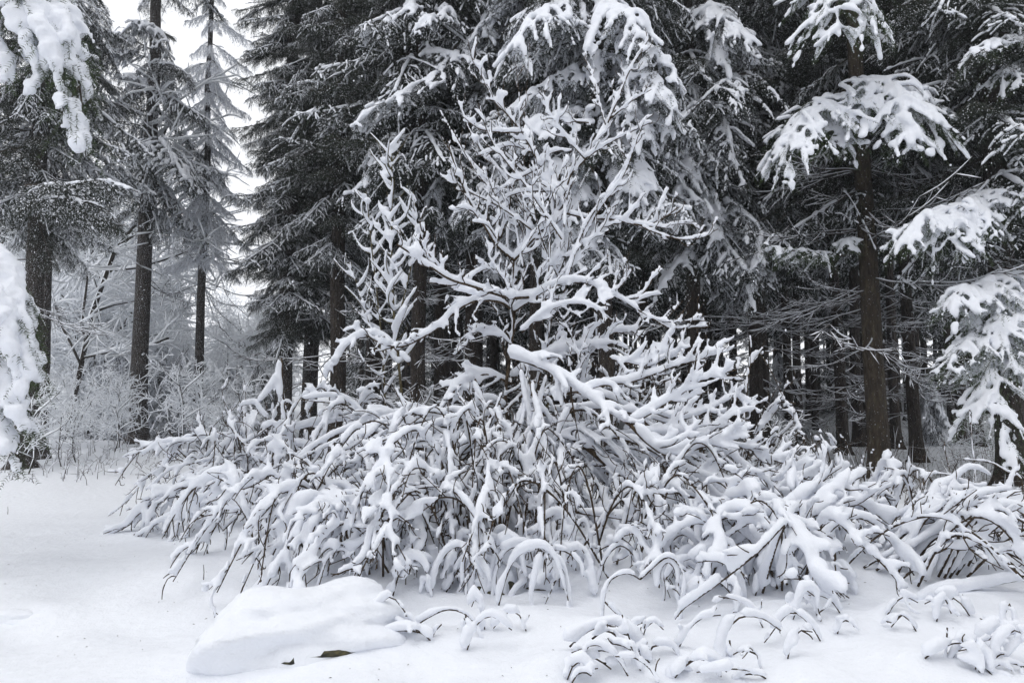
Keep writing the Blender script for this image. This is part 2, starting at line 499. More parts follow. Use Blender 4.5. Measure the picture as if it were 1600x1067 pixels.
def make_bough(name, ax, seed, nsec=16, wlat=0.30, sag=0.35, hang=(0.5, 0.3), load=1, mat=None, nstep=0.027, nlen=0.032,
               nw=0.008, per=3, voxel=0.033, dustf=0.2, side=None, remesh_it=True, ter=0.075, t0=None, dsz=0.016, rough=.012):
    """returns (needles+wood mesh, snow mesh). load 0 dusted, 1 light, 2 medium, 3 heavy"""
    rng = np.random.RandomState(seed)
    A, sec, te = bough_lines(np.asarray(ax, float), rng, nsec, wlat, sag, hang, side, ter)
    L = np.sum(np.linalg.norm(np.diff(A, axis=0), axis=1))
    mb = MB(); sn = MB(); du = MB()
    tube(mb, A[::3] if len(A) > 12 else A, 0.008 + 0.007 * L, 0.004, 5, 0)
    for l in sec: tube(mb, l, 0.006, 0.003, 3, 0)
    Pn, Tn = needles(mb, [A[len(A) // 4:]] + sec + te, rng, nstep, nlen, nw, per, 1)
    dust(du, Pn, Tn, rng, dustf, dsz, 0)
    t = t0 if t0 else {0: 0.02, 1: 0.030, 2: 0.044, 3: 0.075}[load]
    if load:
        a0 = int(len(A) * (0.25 if load < 3 else 0.2))
        q = spline(A[a0::4], t * 0.8)
        snow_tube(sn, q, t * (1.3, 1.9, 1.6, 1.3)[load], 0.01, rng, width=1.25, lump=0.7, phi=0, gaps=.15)
        for l in sec:
            if rng.rand() < (0, .42, .2, .06)[load]: continue
            s0 = rng.uniform(0.0, 0.4) if load < 3 else 0.0
            q = spline(l, t * 0.8); q = q[int(len(q) * s0):]
            if len(q) < 3: continue
            snow_tube(sn, q, t * rng.uniform(0.7, 1.25), 0.008, rng, width=1.6 if load == 3 else 1.2, lump=0.7, phi=0, gaps=.07 if load == 3 else .42)
            if load == 3 and rng.rand() < 0.5:
                blob(sn, q[len(q) // 2] + [0, 0, t * .35], t * rng.uniform(0.6, 0.8), rng)
        for l in te:
            if rng.rand() < (0.0, 0.16, 0.35, 0.5)[load]:
                if l[-1][2] - l[0][2] < -0.8 * np.linalg.norm(l[-1] - l[0]): continue
                q = spline(l, t * 0.8)
                if len(q) > 2: snow_tube(sn, q, t * rng.uniform(0.6, 0.95), 0.006, rng, width=1.45, lump=0.5, phi=0)
    mats = [M_wood, mat or M_needle]
    me = mb.mesh(name, mats, smooth=False)
    if load and remesh_it:
        sm = remesh(sn, name + "_snow", voxel, M_snow, 1, rough=rough)
        b = MB(); n = len(sm.vertices)
        co = np.empty(n * 3, np.float32); sm.vertices.foreach_get("co", co)
        nl = len(sm.loops); li = np.empty(nl, np.int32); sm.loops.foreach_get("vertex_index", li)
        ls = np.empty(len(sm.polygons), np.int32); sm.polygons.foreach_get("loop_total", ls)
        if (ls == 4).all(): b.add(co.reshape(-1, 3), None, li.reshape(-1, 4))
        if du.n: b.V += du.V; b.T += [(A_ + b.n, m) for A_, m in du.T]; b.n += du.n
        s2 = b.mesh(name + "_snow", [M_snow]); bpy.data.meshes.remove(sm)
    else:
        b = MB()
        for X in (sn, du):
            for A_, m in X.T: b.T.append((A_ + b.n, m))
            for A_, m in X.Q: b.Q.append((A_ + b.n, m))
            b.V += X.V; b.n += X.n
        s2 = b.mesh(name + "_snow", [M_snow]) if b.n else None
    return me, s2

def arc(L, droop, tip=0.0, bend=0.0, n=6):
    s = np.linspace(0, 1, n)
    return np.stack([s * L, bend * s * s * L, -droop * L * s ** 1.5 + tip * L * s ** 4], -1)

# shared bough meshes, 2 m long; index by load
PROTO = {0: [], 1: [], 2: [], 3: []}
for i in range(2):
    PROTO[0].append(make_bough("bough_dusted", arc(2.0, 0.28 + .1 * i, 0.1), 10 + i, nsec=15, sag=0.45, hang=(0.75, 0.30), load=0, dustf=0.12, dsz=.011, per=2, nlen=.038, nw=.010))
for i in range(3):
    PROTO[1].append(make_bough("bough_light", arc(2.0, 0.30 + .12 * i, 0.08, 0.1 * (i - 1)), 20 + i, nsec=15, sag=0.5, hang=(0.7, 0.28), load=1, remesh_it=False, dustf=0.08, dsz=.012, per=2, nlen=.038, nw=.010))
for i in range(3):
    PROTO[2].append(make_bough("bough_medium", arc(2.0, 0.38 + .12 * i, 0.05, 0.08 * (i - 1)), 30 + i, nsec=14, sag=0.6, hang=(0.5, 0.22), load=2, remesh_it=False, dustf=0.09, dsz=.012, per=2, nlen=.038, nw=.010))
for i in range(3):
    PROTO[3].append(make_bough("bough_heavy", arc(2.0, 0.50 + .14 * i, -0.05, 0.08 * (i - 1)), 40 + i, nsec=12, sag=0.75, hang=(0.4, 0.16), load=3, dustf=0.12, wlat=0.25, t0=.065, per=2, nlen=.038, nw=.010, voxel=0.036))
# a larch-like rimed bough
PROTO[4] = [make_bough("bough_rimed", arc(2.0, 0.30 + 0.15 * i, 0.1), 50 + i, nsec=13, sag=0.45, hang=(0.6, 0.26), load=1, dustf=0.4, per=2, nlen=.034, nw=.010, remesh_it=False, dsz=0.014, mat=M_frost) for i in range(2)]

def dead_branch_mesh(seed, L=1.8, snow=0.020):
    rng = np.random.RandomState(seed); w = MB(); sn = MB()
    s = np.linspace(0, 1, 7)
    A = np.stack([s * L, rng.uniform(-.15, .15) * L * s * s, (-0.20 * s + 0.18 * s ** 3) * L + 0.02 * np.sin(s * 9 + seed)], -1)
    ls = [A]
    for i in range(9):
        k = rng.randint(2, 7) - 1; p = A[k] + (A[min(k + 1, 6)] - A[k]) * rng.rand()
        sg = rng.choice([-1, 1]); l = L * rng.uniform(0.15, 0.4)
        d = np.array([0.75, sg * 0.6, rng.uniform(-.5, .15)])
        u = np.linspace(0, 1, 4)[:, None]
        q = p + d * l * u + np.array([0, 0, 0.25 * l]) * u ** 2; ls.append(q)
        for j in range(3):
            p2 = q[rng.randint(1, 4)]; l2 = l * .4
            ls.append(np.array([p2, p2 + np.array([.6, rng.uniform(-.7, .7), rng.uniform(-.6, .1)]) * l2]))
    for i, l in enumerate(ls):
        q = spline(l, 0.09)
        tube(w, q, 0.012 if i == 0 else 0.006, 0.003, 4)
        snow_tube(sn, q, snow * (1.15 if i == 0 else 0.9), 0.006, rng, sides=4, phi=rng.uniform(-.3, .3))
    return w.mesh("dead_branch", [M_wood]), sn.mesh("dead_branch_snow", [M_snow])
DEAD = [dead_branch_mesh(60 + i) for i in range(4)]

def trunk_mesh(base_r, H, lean, seed, mat, sides=14):
    rng = np.random.RandomState(seed)
    n = 26
    z = np.concatenate([[-0.3, 0.0, 0.12, 0.3, 0.6], np.linspace(1.1, H, n - 5)])
    s = np.clip(z / H, 0, 1)
    r = base_r * (1 - 0.93 * s) * (1 + 0.55 * np.exp(-np.maximum(z, 0) / 0.22))
    C = np.stack([lean[0] * z + 0.10 * (vn(z / 2.2 + seed, z * 0) - .5), lean[1] * z, z], -1)
    th = np.arange(sides) / sides * 2 * math.pi
    k = 1 + 0.05 * np.sin(th[None] * 3 + seed + z[:, None] * .3) + 0.25 * np.exp(-np.maximum(z, 0)[:, None] / 0.2) * np.cos(th[None] * 5 + seed)
    V = C[:, None] + np.stack([np.cos(th)[None] * r[:, None] * k, np.sin(th)[None] * r[:, None] * k, 0 * k], -1)
    i = np.arange(n - 1)[:, None] * sides; q = np.arange(sides)[None]
    Q = np.stack([i + q, i + (q + 1) % sides, i + sides + (q + 1) % sides, i + sides + q], -1).reshape(-1, 4)
    mb = MB(); mb.add(V.reshape(-1, 3), None, Q)
    return mb.mesh("trunk", [mat])

def spruce(label, px, d, r, H, zb, Rmax, loads, seed, lean=(0, 0), bark=None, dead=0, dead_z=(1.0, 4.0), whorl=0.42, per=5,
           group="spruces at the edge of the wood", zmax=99, azr=None, name="spruce_tree", droop=0.0, lowdead_len=1.0, x=None, skip=None, wild=False):
    rng = np.random.RandomState(seed)
    X = (px - 800) / FPX * d / math.cos(PITCH) if x is None else x
    Z = float(gz(X, d))
    root = thing(name, label, "tree", (X, d, Z), group)
    link("trunk", trunk_mesh(r, H, lean, seed, bark or M_bark), root)
    z = zb; nb = 0
    while z < min(H - 0.3, zmax):
        f = (z - zb) / (H - zb)
        Rr = Rmax * (1 - f) ** 0.6 * (0.75 + 0.25 * min(1, (z - zb) / 1.5)) + 0.15
        n = per if z < 12 else max(3, per - 1)
        a0 = rng.rand() * 6.28
        for k in range(n):
            az = a0 + k * 2 * math.pi / n + rng.uniform(-0.3, 0.3)
            if azr and not (azr[0] < (az % 6.283) < azr[1]): continue
            rr = Rr * (rng.uniform(0.5, 1.2) if not wild else rng.uniform(.3, 1.3))
            ld = loads[rng.randint(len(loads))]
            me, sn = PROTO[ld][rng.randint(len(PROTO[ld]))]
            zz = z + rng.uniform(-.15, .15)
            if skip and skip(az % 6.283, zz): continue
            b = link("bough", me, root)
            b.location = (lean[0] * zz, lean[1] * zz, zz)
            b.rotation_euler = (rng.uniform(-.15, .15), (0.10 if f < .4 else -0.15 * f) + droop + rng.uniform(-.2, .2) * (2 if wild else 1), az)
            sc = rr / 2.0; b.scale = (sc, sc * rng.uniform(0.85, 1.2), max(0.6, sc) * rng.uniform(.85, 1.15))
            if sn:
                s_ = link("snow", sn, b); s_["kind"] = "stuff"
            nb += 1
        z += whorl * rng.uniform(0.8, 1.25) * (1 if z < 12 else 1.7)
    for k in range(dead):
        az = rng.rand() * 6.283
        me, sn = DEAD[rng.randint(4)]
        zz = rng.uniform(*dead_z)
        b = link("dead_branch", me, root)
        b.location = (lean[0] * zz + math.cos(az) * r * .7, lean[1] * zz + math.sin(az) * r * .7, zz)
        b.rotation_euler = (rng.uniform(-.4, .4), rng.uniform(-.1, .3), az)
        sc = rng.uniform(0.55, 1.25) * lowdead_len; b.scale = (sc, sc, sc)
        link("snow", sn, b)
    return root

def add_bough(root, ax, seed, **kw):
    """a traced bough, ax in world space"""
    o = np.array(root.location)
    ax = np.array(ax) - o
    me, sn = make_bough("bough", ax, seed, **kw)
    b = link("bough", me, root)
    if sn: link("snow", sn, b)["kind"] = "stuff"
    return b
# ------------------------------------------------------------------ near spruces
def px3(l): return [P(*q) for q in l]

E = "spruces at the edge of the wood"
# far left dark pair
spruce("broad dark spruce trunk nearest the left edge, behind the hanging snowy branches", 44, 14.5, 0.19, 26, 5.0, 1.8, [0, 1, 1], 101, wild=True, lean=(0.008, 0), bark=M_bark_snow, dead=10, dead_z=(1.5, 4.2))
spruce("dark spruce just right of the broad trunk at the left edge", 68, 17.0, 0.15, 26, 5.4, 1.8, [0, 1, 2], 102, wild=True, bark=M_bark_snow, dead=8)
t2 = spruce("tall spruce with long bare flecked trunk standing alone on the left", 221, 21.0, 0.24, 30, 7.0, 2.5, [0, 1, 1, 2], 103, wild=True, lean=(0.004, 0), bark=M_bark_snow, dead=4, dead_z=(4, 6), whorl=0.7, per=4, droop=.25)
spruce("thin rime-white conifer in the bright gap, right of the lone flecked trunk", 314, 22.6, 0.145, 24, 5.8, 1.6, [4], 104, lean=(-0.002, 0), bark=M_bark_snow, dead=5, dead_z=(3, 6), whorl=0.5, per=5, droop=.3)
# dark cluster
spruce("dense dark spruce bordering the right side of the bright gap", 447, 18.5, 0.22, 26, 3.2, 1.5, [0, 1, 0, 1], 105, bark=M_bark_snow, whorl=0.34, per=6)
spruce("dark spruce second from the bright gap, left of the snowy sapling", 486, 19.8, 0.22, 26, 3.4, 1.7, [0, 0, 1], 106, bark=M_bark_snow, whorl=0.38, per=6)
spruce("slim dark spruce trunk directly left of the snowy sapling", 527, 17.0, 0.20, 23, 4.8, 1.7, [0, 1, 1], 107, bark=M_bark, whorl=0.38, per=5, dead=10)
t5 = spruce("spruce with long slanting snow-lined boughs above the snowy sapling", 655, 15.5, 0.17, 24, 5.4, 2.4, [1, 1, 0], 108, dead=16, dead_z=(1, 4.6), whorl=0.40)
spruce("spruce behind the left side of the tall snowy bare tree", 735, 17.0, 0.16, 22, 5.4, 2.3, [0, 1, 2], 109, dead=14, whorl=0.40)
t6 = spruce("snow-heavy spruce directly behind the top of the tall bare tree", 948, 13.0, 0.15, 20, 4.4, 1.9, [3, 2, 1, 0], 110, lean=(-0.012, 0.0), whorl=0.40, per=5, dead=6, dead_z=(1, 3))
spruce("snow-heavy spruce left of centre with puffy boughs behind the bare tree", 838, 15.0, 0.14, 22, 5.2, 2.3, [3, 2, 1], 111, whorl=0.42)
t7 = spruce("spruce with drooping snowy boughs just right of the bare tree", 1085, 15.5, 0.17, 21, 4.9, 2.4, [2, 0, 1, 1], 112, dead=8, whorl=0.42)
spruce("slim spruce between the drooping boughs and the big bare trunk", 1180, 17.5, 0.17, 22, 5.0, 2.3, [1, 2, 0], 113, dead=14, whorl=0.42)
t8 = spruce("big spruce with brown mossy bare trunk and thick snow clumps above, right of centre", 1368, 13.8, 0.195, 24, 5.6, 2.5, [1, 0, 0], 114, lean=(-0.022, 0), bark=M_bark_moss, dead=26, dead_z=(2.0, 6.0), lowdead_len=1.15, azr=(0, 3.3), whorl=0.5)
spruce("dark leaning spruce trunk just left of the big mossy trunk", 1312, 18.0, 0.14, 22, 5.6, 2.3, [0, 1], 115, lean=(-0.02, 0), dead=14)
spruce("crooked brown spruce trunk just right of the big mossy trunk", 1424, 16.5, 0.14, 22, 5.6, 2.2, [0, 1], 116, lean=(-0.02, 0), dead=20)
t12 = spruce("dark spruce at the right edge behind the snow-laden hanging boughs", 1572, 13.0, 0.24, 23, 4.6, 2.4, [0, 1, 1], 117, lean=(-0.012, 0), dead=22, dead_z=(2, 5))
spruce("outermost dark spruce on the right edge of the picture", 1625, 14.5, 0.26, 23, 4.4, 2.4, [0, 1], 118, dead=12)
spruce("thin dark spruce seen between the centre boughs and the bare-trunked group", 1228, 22.0, 0.14, 22, 5.4, 2.3, [0, 1], 119, dead=8)
spruce("dark spruce left of the thin one, its foot behind the snowy branches", 1192, 21.0, 0.14, 22, 5.4, 2.3, [0, 1, 2], 120, dead=8)
spruce("dark spruce behind the right side of the big mossy trunk", 1336, 21.0, 0.16, 22, 6.0, 2.3, [0, 1], 121, dead=8)
spruce("dark spruce standing behind the hollow between the two right trunks", 1496, 22.0, 0.15, 22, 6.0, 2.3, [0, 1], 122, dead=8)
spruce("slim spruce standing between the crooked trunk and the right edge", 1392, 24.0, 0.14, 22, 6.4, 2.2, [0, 1], 123, dead=6)
spruce("dark spruce seen through the middle of the snowy bare tree", 690, 20.0, 0.22, 24, 6.0, 2.4, [0, 1], 124, dead=8)
spruce("dark spruce trunk left of centre behind the snowy sapling", 588, 20.5, 0.22, 24, 6.0, 2.4, [0, 0, 1], 125, dead=8)

# traced boughs
for k, l in enumerate([[(720, 60, 15.0), (690, 108, 14.2), (640, 140, 13.8), (590, 172, 13.5), (547, 202, 13.2)],
                       [(660, -20, 15.2), (640, 15, 14.4), (600, 40, 14.0), (566, 62, 13.8)],
                       [(690, 0, 15.2), (720, 22, 14.5), (672, 32, 14.0), (643, 55, 13.8)][0:1] + [(700, 18, 14.4), (668, 34, 14.0), (643, 55, 13.8)],
                       [(660, 60, 15.2), (690, 85, 14.6), (740, 95, 14.2), (760, 125, 14.0)],
                       [(640, 200, 15.3), (600, 225, 14.6), (565, 290, 14.3), (530, 310, 14.2)]]):
    add_bough(t5, px3(l), 200 + k, nsec=16, wlat=0.20, sag=0.7, hang=(0.8, 0.30), load=2, t0=0.062, dustf=0.25)
for k, l in enumerate([[(560, 120, 16.8), (530, 135, 16.2), (480, 130, 15.8), (430, 145, 15.6)],
                       [(520, 20, 17), (560, 90, 16.2), (575, 150, 16), (590, 168, 15.8)],
                       [(505, 200, 17), (540, 110, 16.2), (585, 160, 15.8)][::2] + [(600, 175, 15.6)]]):
    add_bough(t5, px3(l), 210 + k, nsec=14, wlat=0.22, sag=0.6, hang=(0.7, 0.25), load=1, dustf=0.3)
# puffs of the snow-heavy one
for k, (l, w) in enumerate([([(905, -20, 13.0), (870, 5, 12.2), (835, 30, 11.6), (800, 80, 11.2)], .30),
                            ([(930, -10, 12.8), (960, 10, 12.0), (985, 30, 11.5), (1005, 70, 11.2)], .30),
                            ([(945, 40, 12.8), (1000, 70, 12.0), (1040, 95, 11.7), (1062, 135, 11.5)], .30),
                            ([(930, 80, 12.8), (985, 105, 12.0), (1030, 130, 11.6), (1060, 185, 11.4)], .30),
                            ([(940, 170, 12.8), (970, 170, 12.2), (1000, 185, 11.8), (1020, 225, 11.6)], .32),
                            ([(930, 170, 12.8), (880, 180, 12.0), (840, 195, 11.6), (810, 230, 11.4)], .28),
                            ([(935, 230, 12.8), (975, 250, 12.2), (985, 290, 11.8), (995, 310, 11.7)], .34),
                            ([(925, 270, 12.8), (900, 290, 12.2), (880, 330, 11.8), (860, 365, 11.7)], .3),
                            ([(925, 250, 12.8), (880, 255, 12.1), (850, 275, 11.7), (830, 330, 11.5)], .3)]):
    add_bough(t6, px3(l), 230 + k, nsec=12, wlat=w, sag=0.85, hang=(0.5, 0.2), load=3, t0=0.07, dustf=0.1)
for k, (l, ld) in enumerate([([(1180, 110, 15), (1130, 130, 13.6), (1080, 175, 13.0), (1045, 215, 12.8), (1028, 255, 12.7)], 2),
                       ([(1110, 160, 15), (1135, 200, 13.8), (1150, 260, 13.4), (1170, 300, 13.3)], 2),
                       ([(1090, 230, 15), (1070, 260, 13.8), (1060, 320, 13.4), (1062, 370, 13.3)], 3),
                       ([(1085, 280, 15), (1110, 330, 14), (1085, 340, 13.6), (1070, 350, 13.4)][:2] + [(1120, 380, 13.7)], 3),
                       ([(1095, 300, 15), (1160, 330, 14), (1190, 370, 13.6), (1170, 430, 13.4)], 2),
                       ([(1100, 380, 15), (1070, 400, 14.2), (1040, 440, 13.8), (1020, 480, 13.8)], 2),
                       ([(1120, 390, 15), (1150, 400, 14.2), (1175, 440, 13.8), (1165, 490, 13.8)], 2),
                       ([(1100, 0, 15), (1130, 30, 13.8), (1160, 60, 13.4), (1185, 90, 13.3)], 3),
                       ([(1090, 20, 15), (1130, 60, 14), (1120, 90, 13.7), (1125, 110, 13.6)], 3)]):
    add_bough(t7, px3(l), 250 + k, nsec=13, wlat=0.26, sag=0.75, hang=(0.5, 0.22), load=ld, t0=0.07 if ld == 3 else 0.05, dustf=0.2)
# snow clumps of the big spruce on the right
HG = dict(mat=M_needle_g, nstep=0.026, nlen=0.036, nw=0.0075, per=3, voxel=0.029, load=3)
for k, (l, w, n, t) in enumerate([([(1320, -90, 13.4), (1312, -45, 12.4), (1308, 5, 11.7), (1312, 62, 11.4)], .36, 15, 0.063),
                            ([(1325, 150, 13.5), (1285, 160, 12.6), (1245, 200, 12.0), (1218, 270, 11.7)], .30, 15, 0.059),
                            ([(1310, 165, 13.4), (1300, 190, 12.5), (1315, 215, 12.2), (1325, 240, 12.1)], .36, 10, 0.056),
                            ([(1330, 120, 13.5), (1385, 130, 12.5), (1410, 165, 11.9), (1425, 232, 11.5)], .38, 15, 0.067),
                            ([(1340, 140, 13.6), (1425, 163, 12.9), (1475, 172, 12.6), (1512, 200, 12.4)], .20, 14, 0.052),
                            ([(1330, 50, 13.5), (1360, 50, 13), (1380, 60, 12.8), (1398, 75, 12.7)], .25, 8, 0.044),
                            ([(1330, 390, 13.5), (1325, 375, 13.2), (1325, 378, 12.9), (1335, 395, 12.7)], .35, 8, 0.033),
                            ([(1320, 400, 13.5), (1270, 310, 12.8), (1235, 340, 12.4), (1205, 385, 12.2)][::3] + [(1215, 360, 12.1)], .16, 10, 0.030)]):
    add_bough(t8, px3(l), 270 + k, nsec=n + 2, wlat=w, sag=0.55, hang=(0.5, 0.12), t0=t * 1.08, dustf=0.06, **HG)
for k, (l, w, n, t) in enumerate([([(1565, 290, 12.6), (1500, 325, 11.6), (1440, 345, 11.0), (1402, 388, 10.8)], .24, 14, 0.056),
                            ([(1565, 290, 12.6), (1490, 330, 11.4), (1480, 365, 10.9), (1515, 412, 10.7)], .26, 13, 0.056),
                            ([(1590, 420, 12.4), (1545, 440, 11.4), (1500, 455, 10.8), (1478, 482, 10.6)], .28, 13, 0.048),
                            ([(1600, 430, 12.2), (1560, 475, 11.0), (1570, 530, 10.5), (1592, 600, 10.2)], .26, 15, 0.048),
                            ([(1600, 500, 12.2), (1530, 520, 11.0), (1500, 545, 10.5), (1475, 590, 10.3)], .24, 12, 0.041),
                            ([(1610, 520, 12.0), (1560, 560, 10.7), (1562, 640, 10.2), (1585, 715, 10.0)], .24, 15, 0.048),
                            ([(1600, 60, 12.6), (1570, 62, 11.8), (1535, 72, 11.5), (1508, 90, 11.4)], .26, 11, 0.044),
                            ([(1610, 100, 12.6), (1580, 105, 12.0), (1590, 120, 11.6), (1600, 140, 11.4)], .3, 9, 0.037)]):
    add_bough(t12, px3(l), 290 + k, nsec=n + 2, wlat=w, sag=0.6, hang=(0.5, 0.14), t0=t * 1.02, dustf=0.10, **HG)

# the near spruce outside the left edge, its boughs hanging into view
t0 = spruce("near spruce standing just outside the left edge, thick snowy boughs hanging into view", -330, 6.4, 0.2, 15, 5.5, 1.6, [2, 1], 130, group="near spruces framing the view", name="spruce_tree", azr=(1.6, 4.7))
for k, (l, w, n, t) in enumerate([([(-260, -120, 6.5), (-60, -120, 6.2), (60, -70, 6.0), (105, 30, 5.9), (125, 140, 5.8), (134, 245, 5.8)], .085, 30, .085),
                            ([(-260, -120, 6.3), (-60, -90, 6.0), (40, -40, 5.8), (80, 60, 5.7), (98, 130, 5.7), (104, 180, 5.7)], .08, 22, .08),
                            ([(-200, -60, 6.3), (-60, -60, 6.0), (0, -20, 5.8), (40, 40, 5.7), (58, 90, 5.7), (66, 130, 5.7)], .09, 20, .075),
                            ([(-200, -40, 6.2), (-80, 0, 6.0), (-20, 50, 5.8), (8, 90, 5.7), (22, 140, 5.7)], .11, 18, .07),
                            ([(-200, 330, 6.4), (-80, 370, 6.1), (-10, 395, 5.8), (28, 450, 5.7), (50, 540, 5.7), (54, 620, 5.7)], .10, 24, .08),
                            ([(-200, 370, 6.3), (-80, 410, 6.0), (-10, 440, 5.7), (18, 500, 5.6), (30, 590, 5.6)], .12, 20, .075),
                            ([(-200, 470, 6.3), (-80, 530, 6.0), (-10, 570, 5.8), (30, 620, 5.7), (52, 690, 5.7)], .13, 18, .07),
                            ([(-200, 560, 6.3), (-80, 610, 6.0), (-20, 640, 5.8), (15, 680, 5.7), (38, 740, 5.7)], .13, 16, .07)]):
    add_bough(t0, px3(l), 310 + k, nsec=n, wlat=w, sag=1.1, hang=(0.8, 0.13), t0=t, dustf=0.05, dsz=.008, mat=M_needle_g, nstep=0.020, nlen=0.036, nw=0.0055, per=3, voxel=0.025, load=3, ter=0.06, rough=.05)
for k, (l, ld) in enumerate([([(240, 80, 21), (200, 60, 20.2), (160, 50, 19.8), (118, 62, 19.6)], 2), ([(240, 60, 21), (215, 35, 20), (245, 45, 19.5), (262, 68, 19.3)], 3),
                            ([(240, 140, 21), (205, 118, 20), (170, 125, 19.6)], 2), ([(240, 120, 21), (255, 100, 20), (285, 110, 19.7), (300, 130, 19.6)], 1),
                            ([(238, 230, 21), (215, 222, 20.2), (190, 240, 19.8)], 1), ([(238, 220, 21), (260, 230, 20.2), (290, 262, 19.8), (305, 290, 19.7)], 1),
                            ([(236, 290, 21), (200, 280, 20.2), (165, 292, 19.8), (130, 300, 19.6)], 0), ([(236, 200, 21), (185, 190, 20), (150, 200, 19.6)], 0)]):
    add_bough(t2, px3(l), 350 + k, nsec=14, wlat=0.22, sag=1.0, hang=(0.9, 0.42), load=ld, t0=.055 if ld > 1 else None, dustf=0.2, nstep=.03)
# thin snow-lined twigs reaching in from the left trunks
for k, l in enumerate([[(40, 290, 13), (100, 290, 12), (160, 283, 11.4), (215, 300, 11.2)], [(30, 330, 13), (80, 310, 12.2), (150, 320, 11.8), (190, 350, 11.7)]]):
    add_bough(bpy.data.objects["spruce_tree"], px3(l), 330 + k, nsec=13, wlat=0.2, sag=0.7, hang=(0.8, 0.3), load=1, dustf=0.2)

# ------------------------------------------------------------------ far spruces: whole crowns shared by copies
def far_proto(seed, loads, H=23, zb=5, Rm=2.4):
    rng = np.random.RandomState(seed); g = MB(); s = MB()
    small = []
    for i in range(3):
        r2 = np.random.RandomState(seed * 10 + i)
        A, sec, te = bough_lines(arc(2.0, 0.4, 0.05), r2, 8, 0.30, 0.55, (0.55, 0.3), None, 0.17)
        a = MB(); b = MB()
        Pn, Tn = needles(a, [A] + sec + te, r2, 0.075, 0.10, 0.032, 2, 0)
        dust(b, Pn, Tn, r2, 0.14, 0.034, 0)
        for l in sec:
            if r2.rand() < loads: snow_tube(b, spline(l, .12), 0.06, .01, r2, sides=4, phi=0, width=1.2)
        small.append((a, b))
    z = zb
    while z < H - .3:
        f = (z - zb) / (H - zb); Rr = Rm * (1 - f) ** .75 + .15; a0 = rng.rand() * 6
        for k in range(5):
            az = a0 + k * 1.257 + rng.uniform(-.3, .3); sc = Rr / 2 * rng.uniform(.7, 1.15)
            c, sn = math.cos(az), math.sin(az)
            M = np.array([[c, -sn, 0], [sn, c, 0], [0, 0, 1.0]]) * np.array([sc, sc, max(.6, sc)])
            a, b = small[rng.randint(3)]
            for X, Y in ((a, g), (b, s)):
                V = np.vstack(X.V) @ M.T + np.array([0, 0, z])
                for A_, m in X.T: Y.T.append((A_ + Y.n, m))
                for A_, m in X.Q: Y.Q.append((A_ + Y.n, m))
                Y.V.append(V); Y.n += len(V)
        z += .75 * rng.uniform(.8, 1.3)
    return (trunk_mesh(0.15, H, (0, 0), seed, M_bark, 8), g.mesh("crown", [M_needle], False), s.mesh("crown_snow", [M_snow], False))
FARP = [far_proto(7, .45, 23, 6.2), far_proto(8, .8, 22, 5.4), far_proto(9, .6, 8.5, 0.6, 1.9)]
def far_tree(x, y, k, s, rz, label, group):
    t, c, sn = FARP[k]
    root = thing("spruce_tree", label, "tree", (x, y, gz(x, y)), group, rz)
    root.scale = (s, s, s)
    link("trunk", t, root); cr = link("crown", c, root); link("snow", sn, cr)
rng = np.random.RandomState(77)
placed = []
def clash(x, y, m):
    for a, b in placed:
        if (a - x) ** 2 + (b - y) ** 2 < m * m: return True
    return False
zones = [("R", 120, (900, 1700), (19, 60), "one of the dark spruces deep in the wood on the right", "spruces deep in the wood on the right"),
         ("C", 52, (560, 900), (21, 58), "one of the dark spruces deep in the wood behind the bare tree", "spruces deep in the wood behind the centre"),
         ("L", 3, (-260, -40), (24, 40), "one of the dark spruces in the background at the left edge", "background spruces at the left edge")]
for zn, n, (a, b), (d0, d1), lab, grp in zones:
    c = 0; tries = 0
    while c < n and tries < n * 20:
        tries += 1
        d = d0 + (d1 - d0) * rng.rand() ** 0.75; px = rng.uniform(a, b)
        x = (px - 800) / FPX * d
        if clash(x, d, 1.7): continue
        placed.append((x, d)); c += 1
        far_tree(x, d, rng.randint(2), rng.uniform(.8, 1.1), rng.rand() * 6.28, lab, grp)

for i in range(64):
    for _ in range(20):
        px = rng.uniform(540, 1660); d = rng.uniform(36, 66)
        if 1120 < px < 1165 and rng.rand() < .9: continue
        if not clash((px - 800) / FPX * d, d, 1.4): break
    x = (px - 800) / FPX * d; placed.append((x, d))
    far_tree(x, d, 2, rng.uniform(.7, 1.15), rng.rand() * 6.28, "one of the low young spruces closing the view far back between the trunks", "young spruces at the back of the wood")

# small snowy spruces
def small_spruce(label, px, d, H, seed, loads, group=None, Rm=None):
    root = spruce(label, px, d, 0.05, H, 0.15, Rm or H * 0.34, loads, seed, whorl=0.24, per=5, group=group, name="young_spruce", droop=0.15)
    return root
small_spruce("snowy young spruce behind the thin trunk on the left", 285, 22.5, 2.9, 401, [3, 2])
small_spruce("narrow tall snow-clumped young spruce in the bright gap", 268, 34, 9.0, 402, [2, 2, 3], Rm=1.4)
small_spruce("frosted young spruce at the foot of the dense dark spruce", 405, 20.0, 2.6, 403, [2, 1])
small_spruce("pale snowy young spruce deep between the trunks on the right", 1215, 25, 3.2, 404, [2, 3])
small_spruce("small snow-topped spruce behind the crooked brown trunk", 1448, 21, 2.4, 405, [3, 2])
small_spruce("frosted young spruce in the thicket on the left", 165, 26, 4.6, 406, [2, 3])
small_spruce("wide snow-clumped young spruce between the two flecked trunks in the gap", 262, 26, 3.8, 408, [3, 2])
small_spruce("snow-clumped young spruce left of the lone flecked trunk", 190, 24, 3.2, 409, [2, 3])
small_spruce("young snowy spruce in front of the bright gap's right side", 372, 22, 2.4, 410, [3, 2])
small_spruce("young spruce just right of the thin trunk in the bright gap", 355, 25, 3.0, 407, [2, 3])

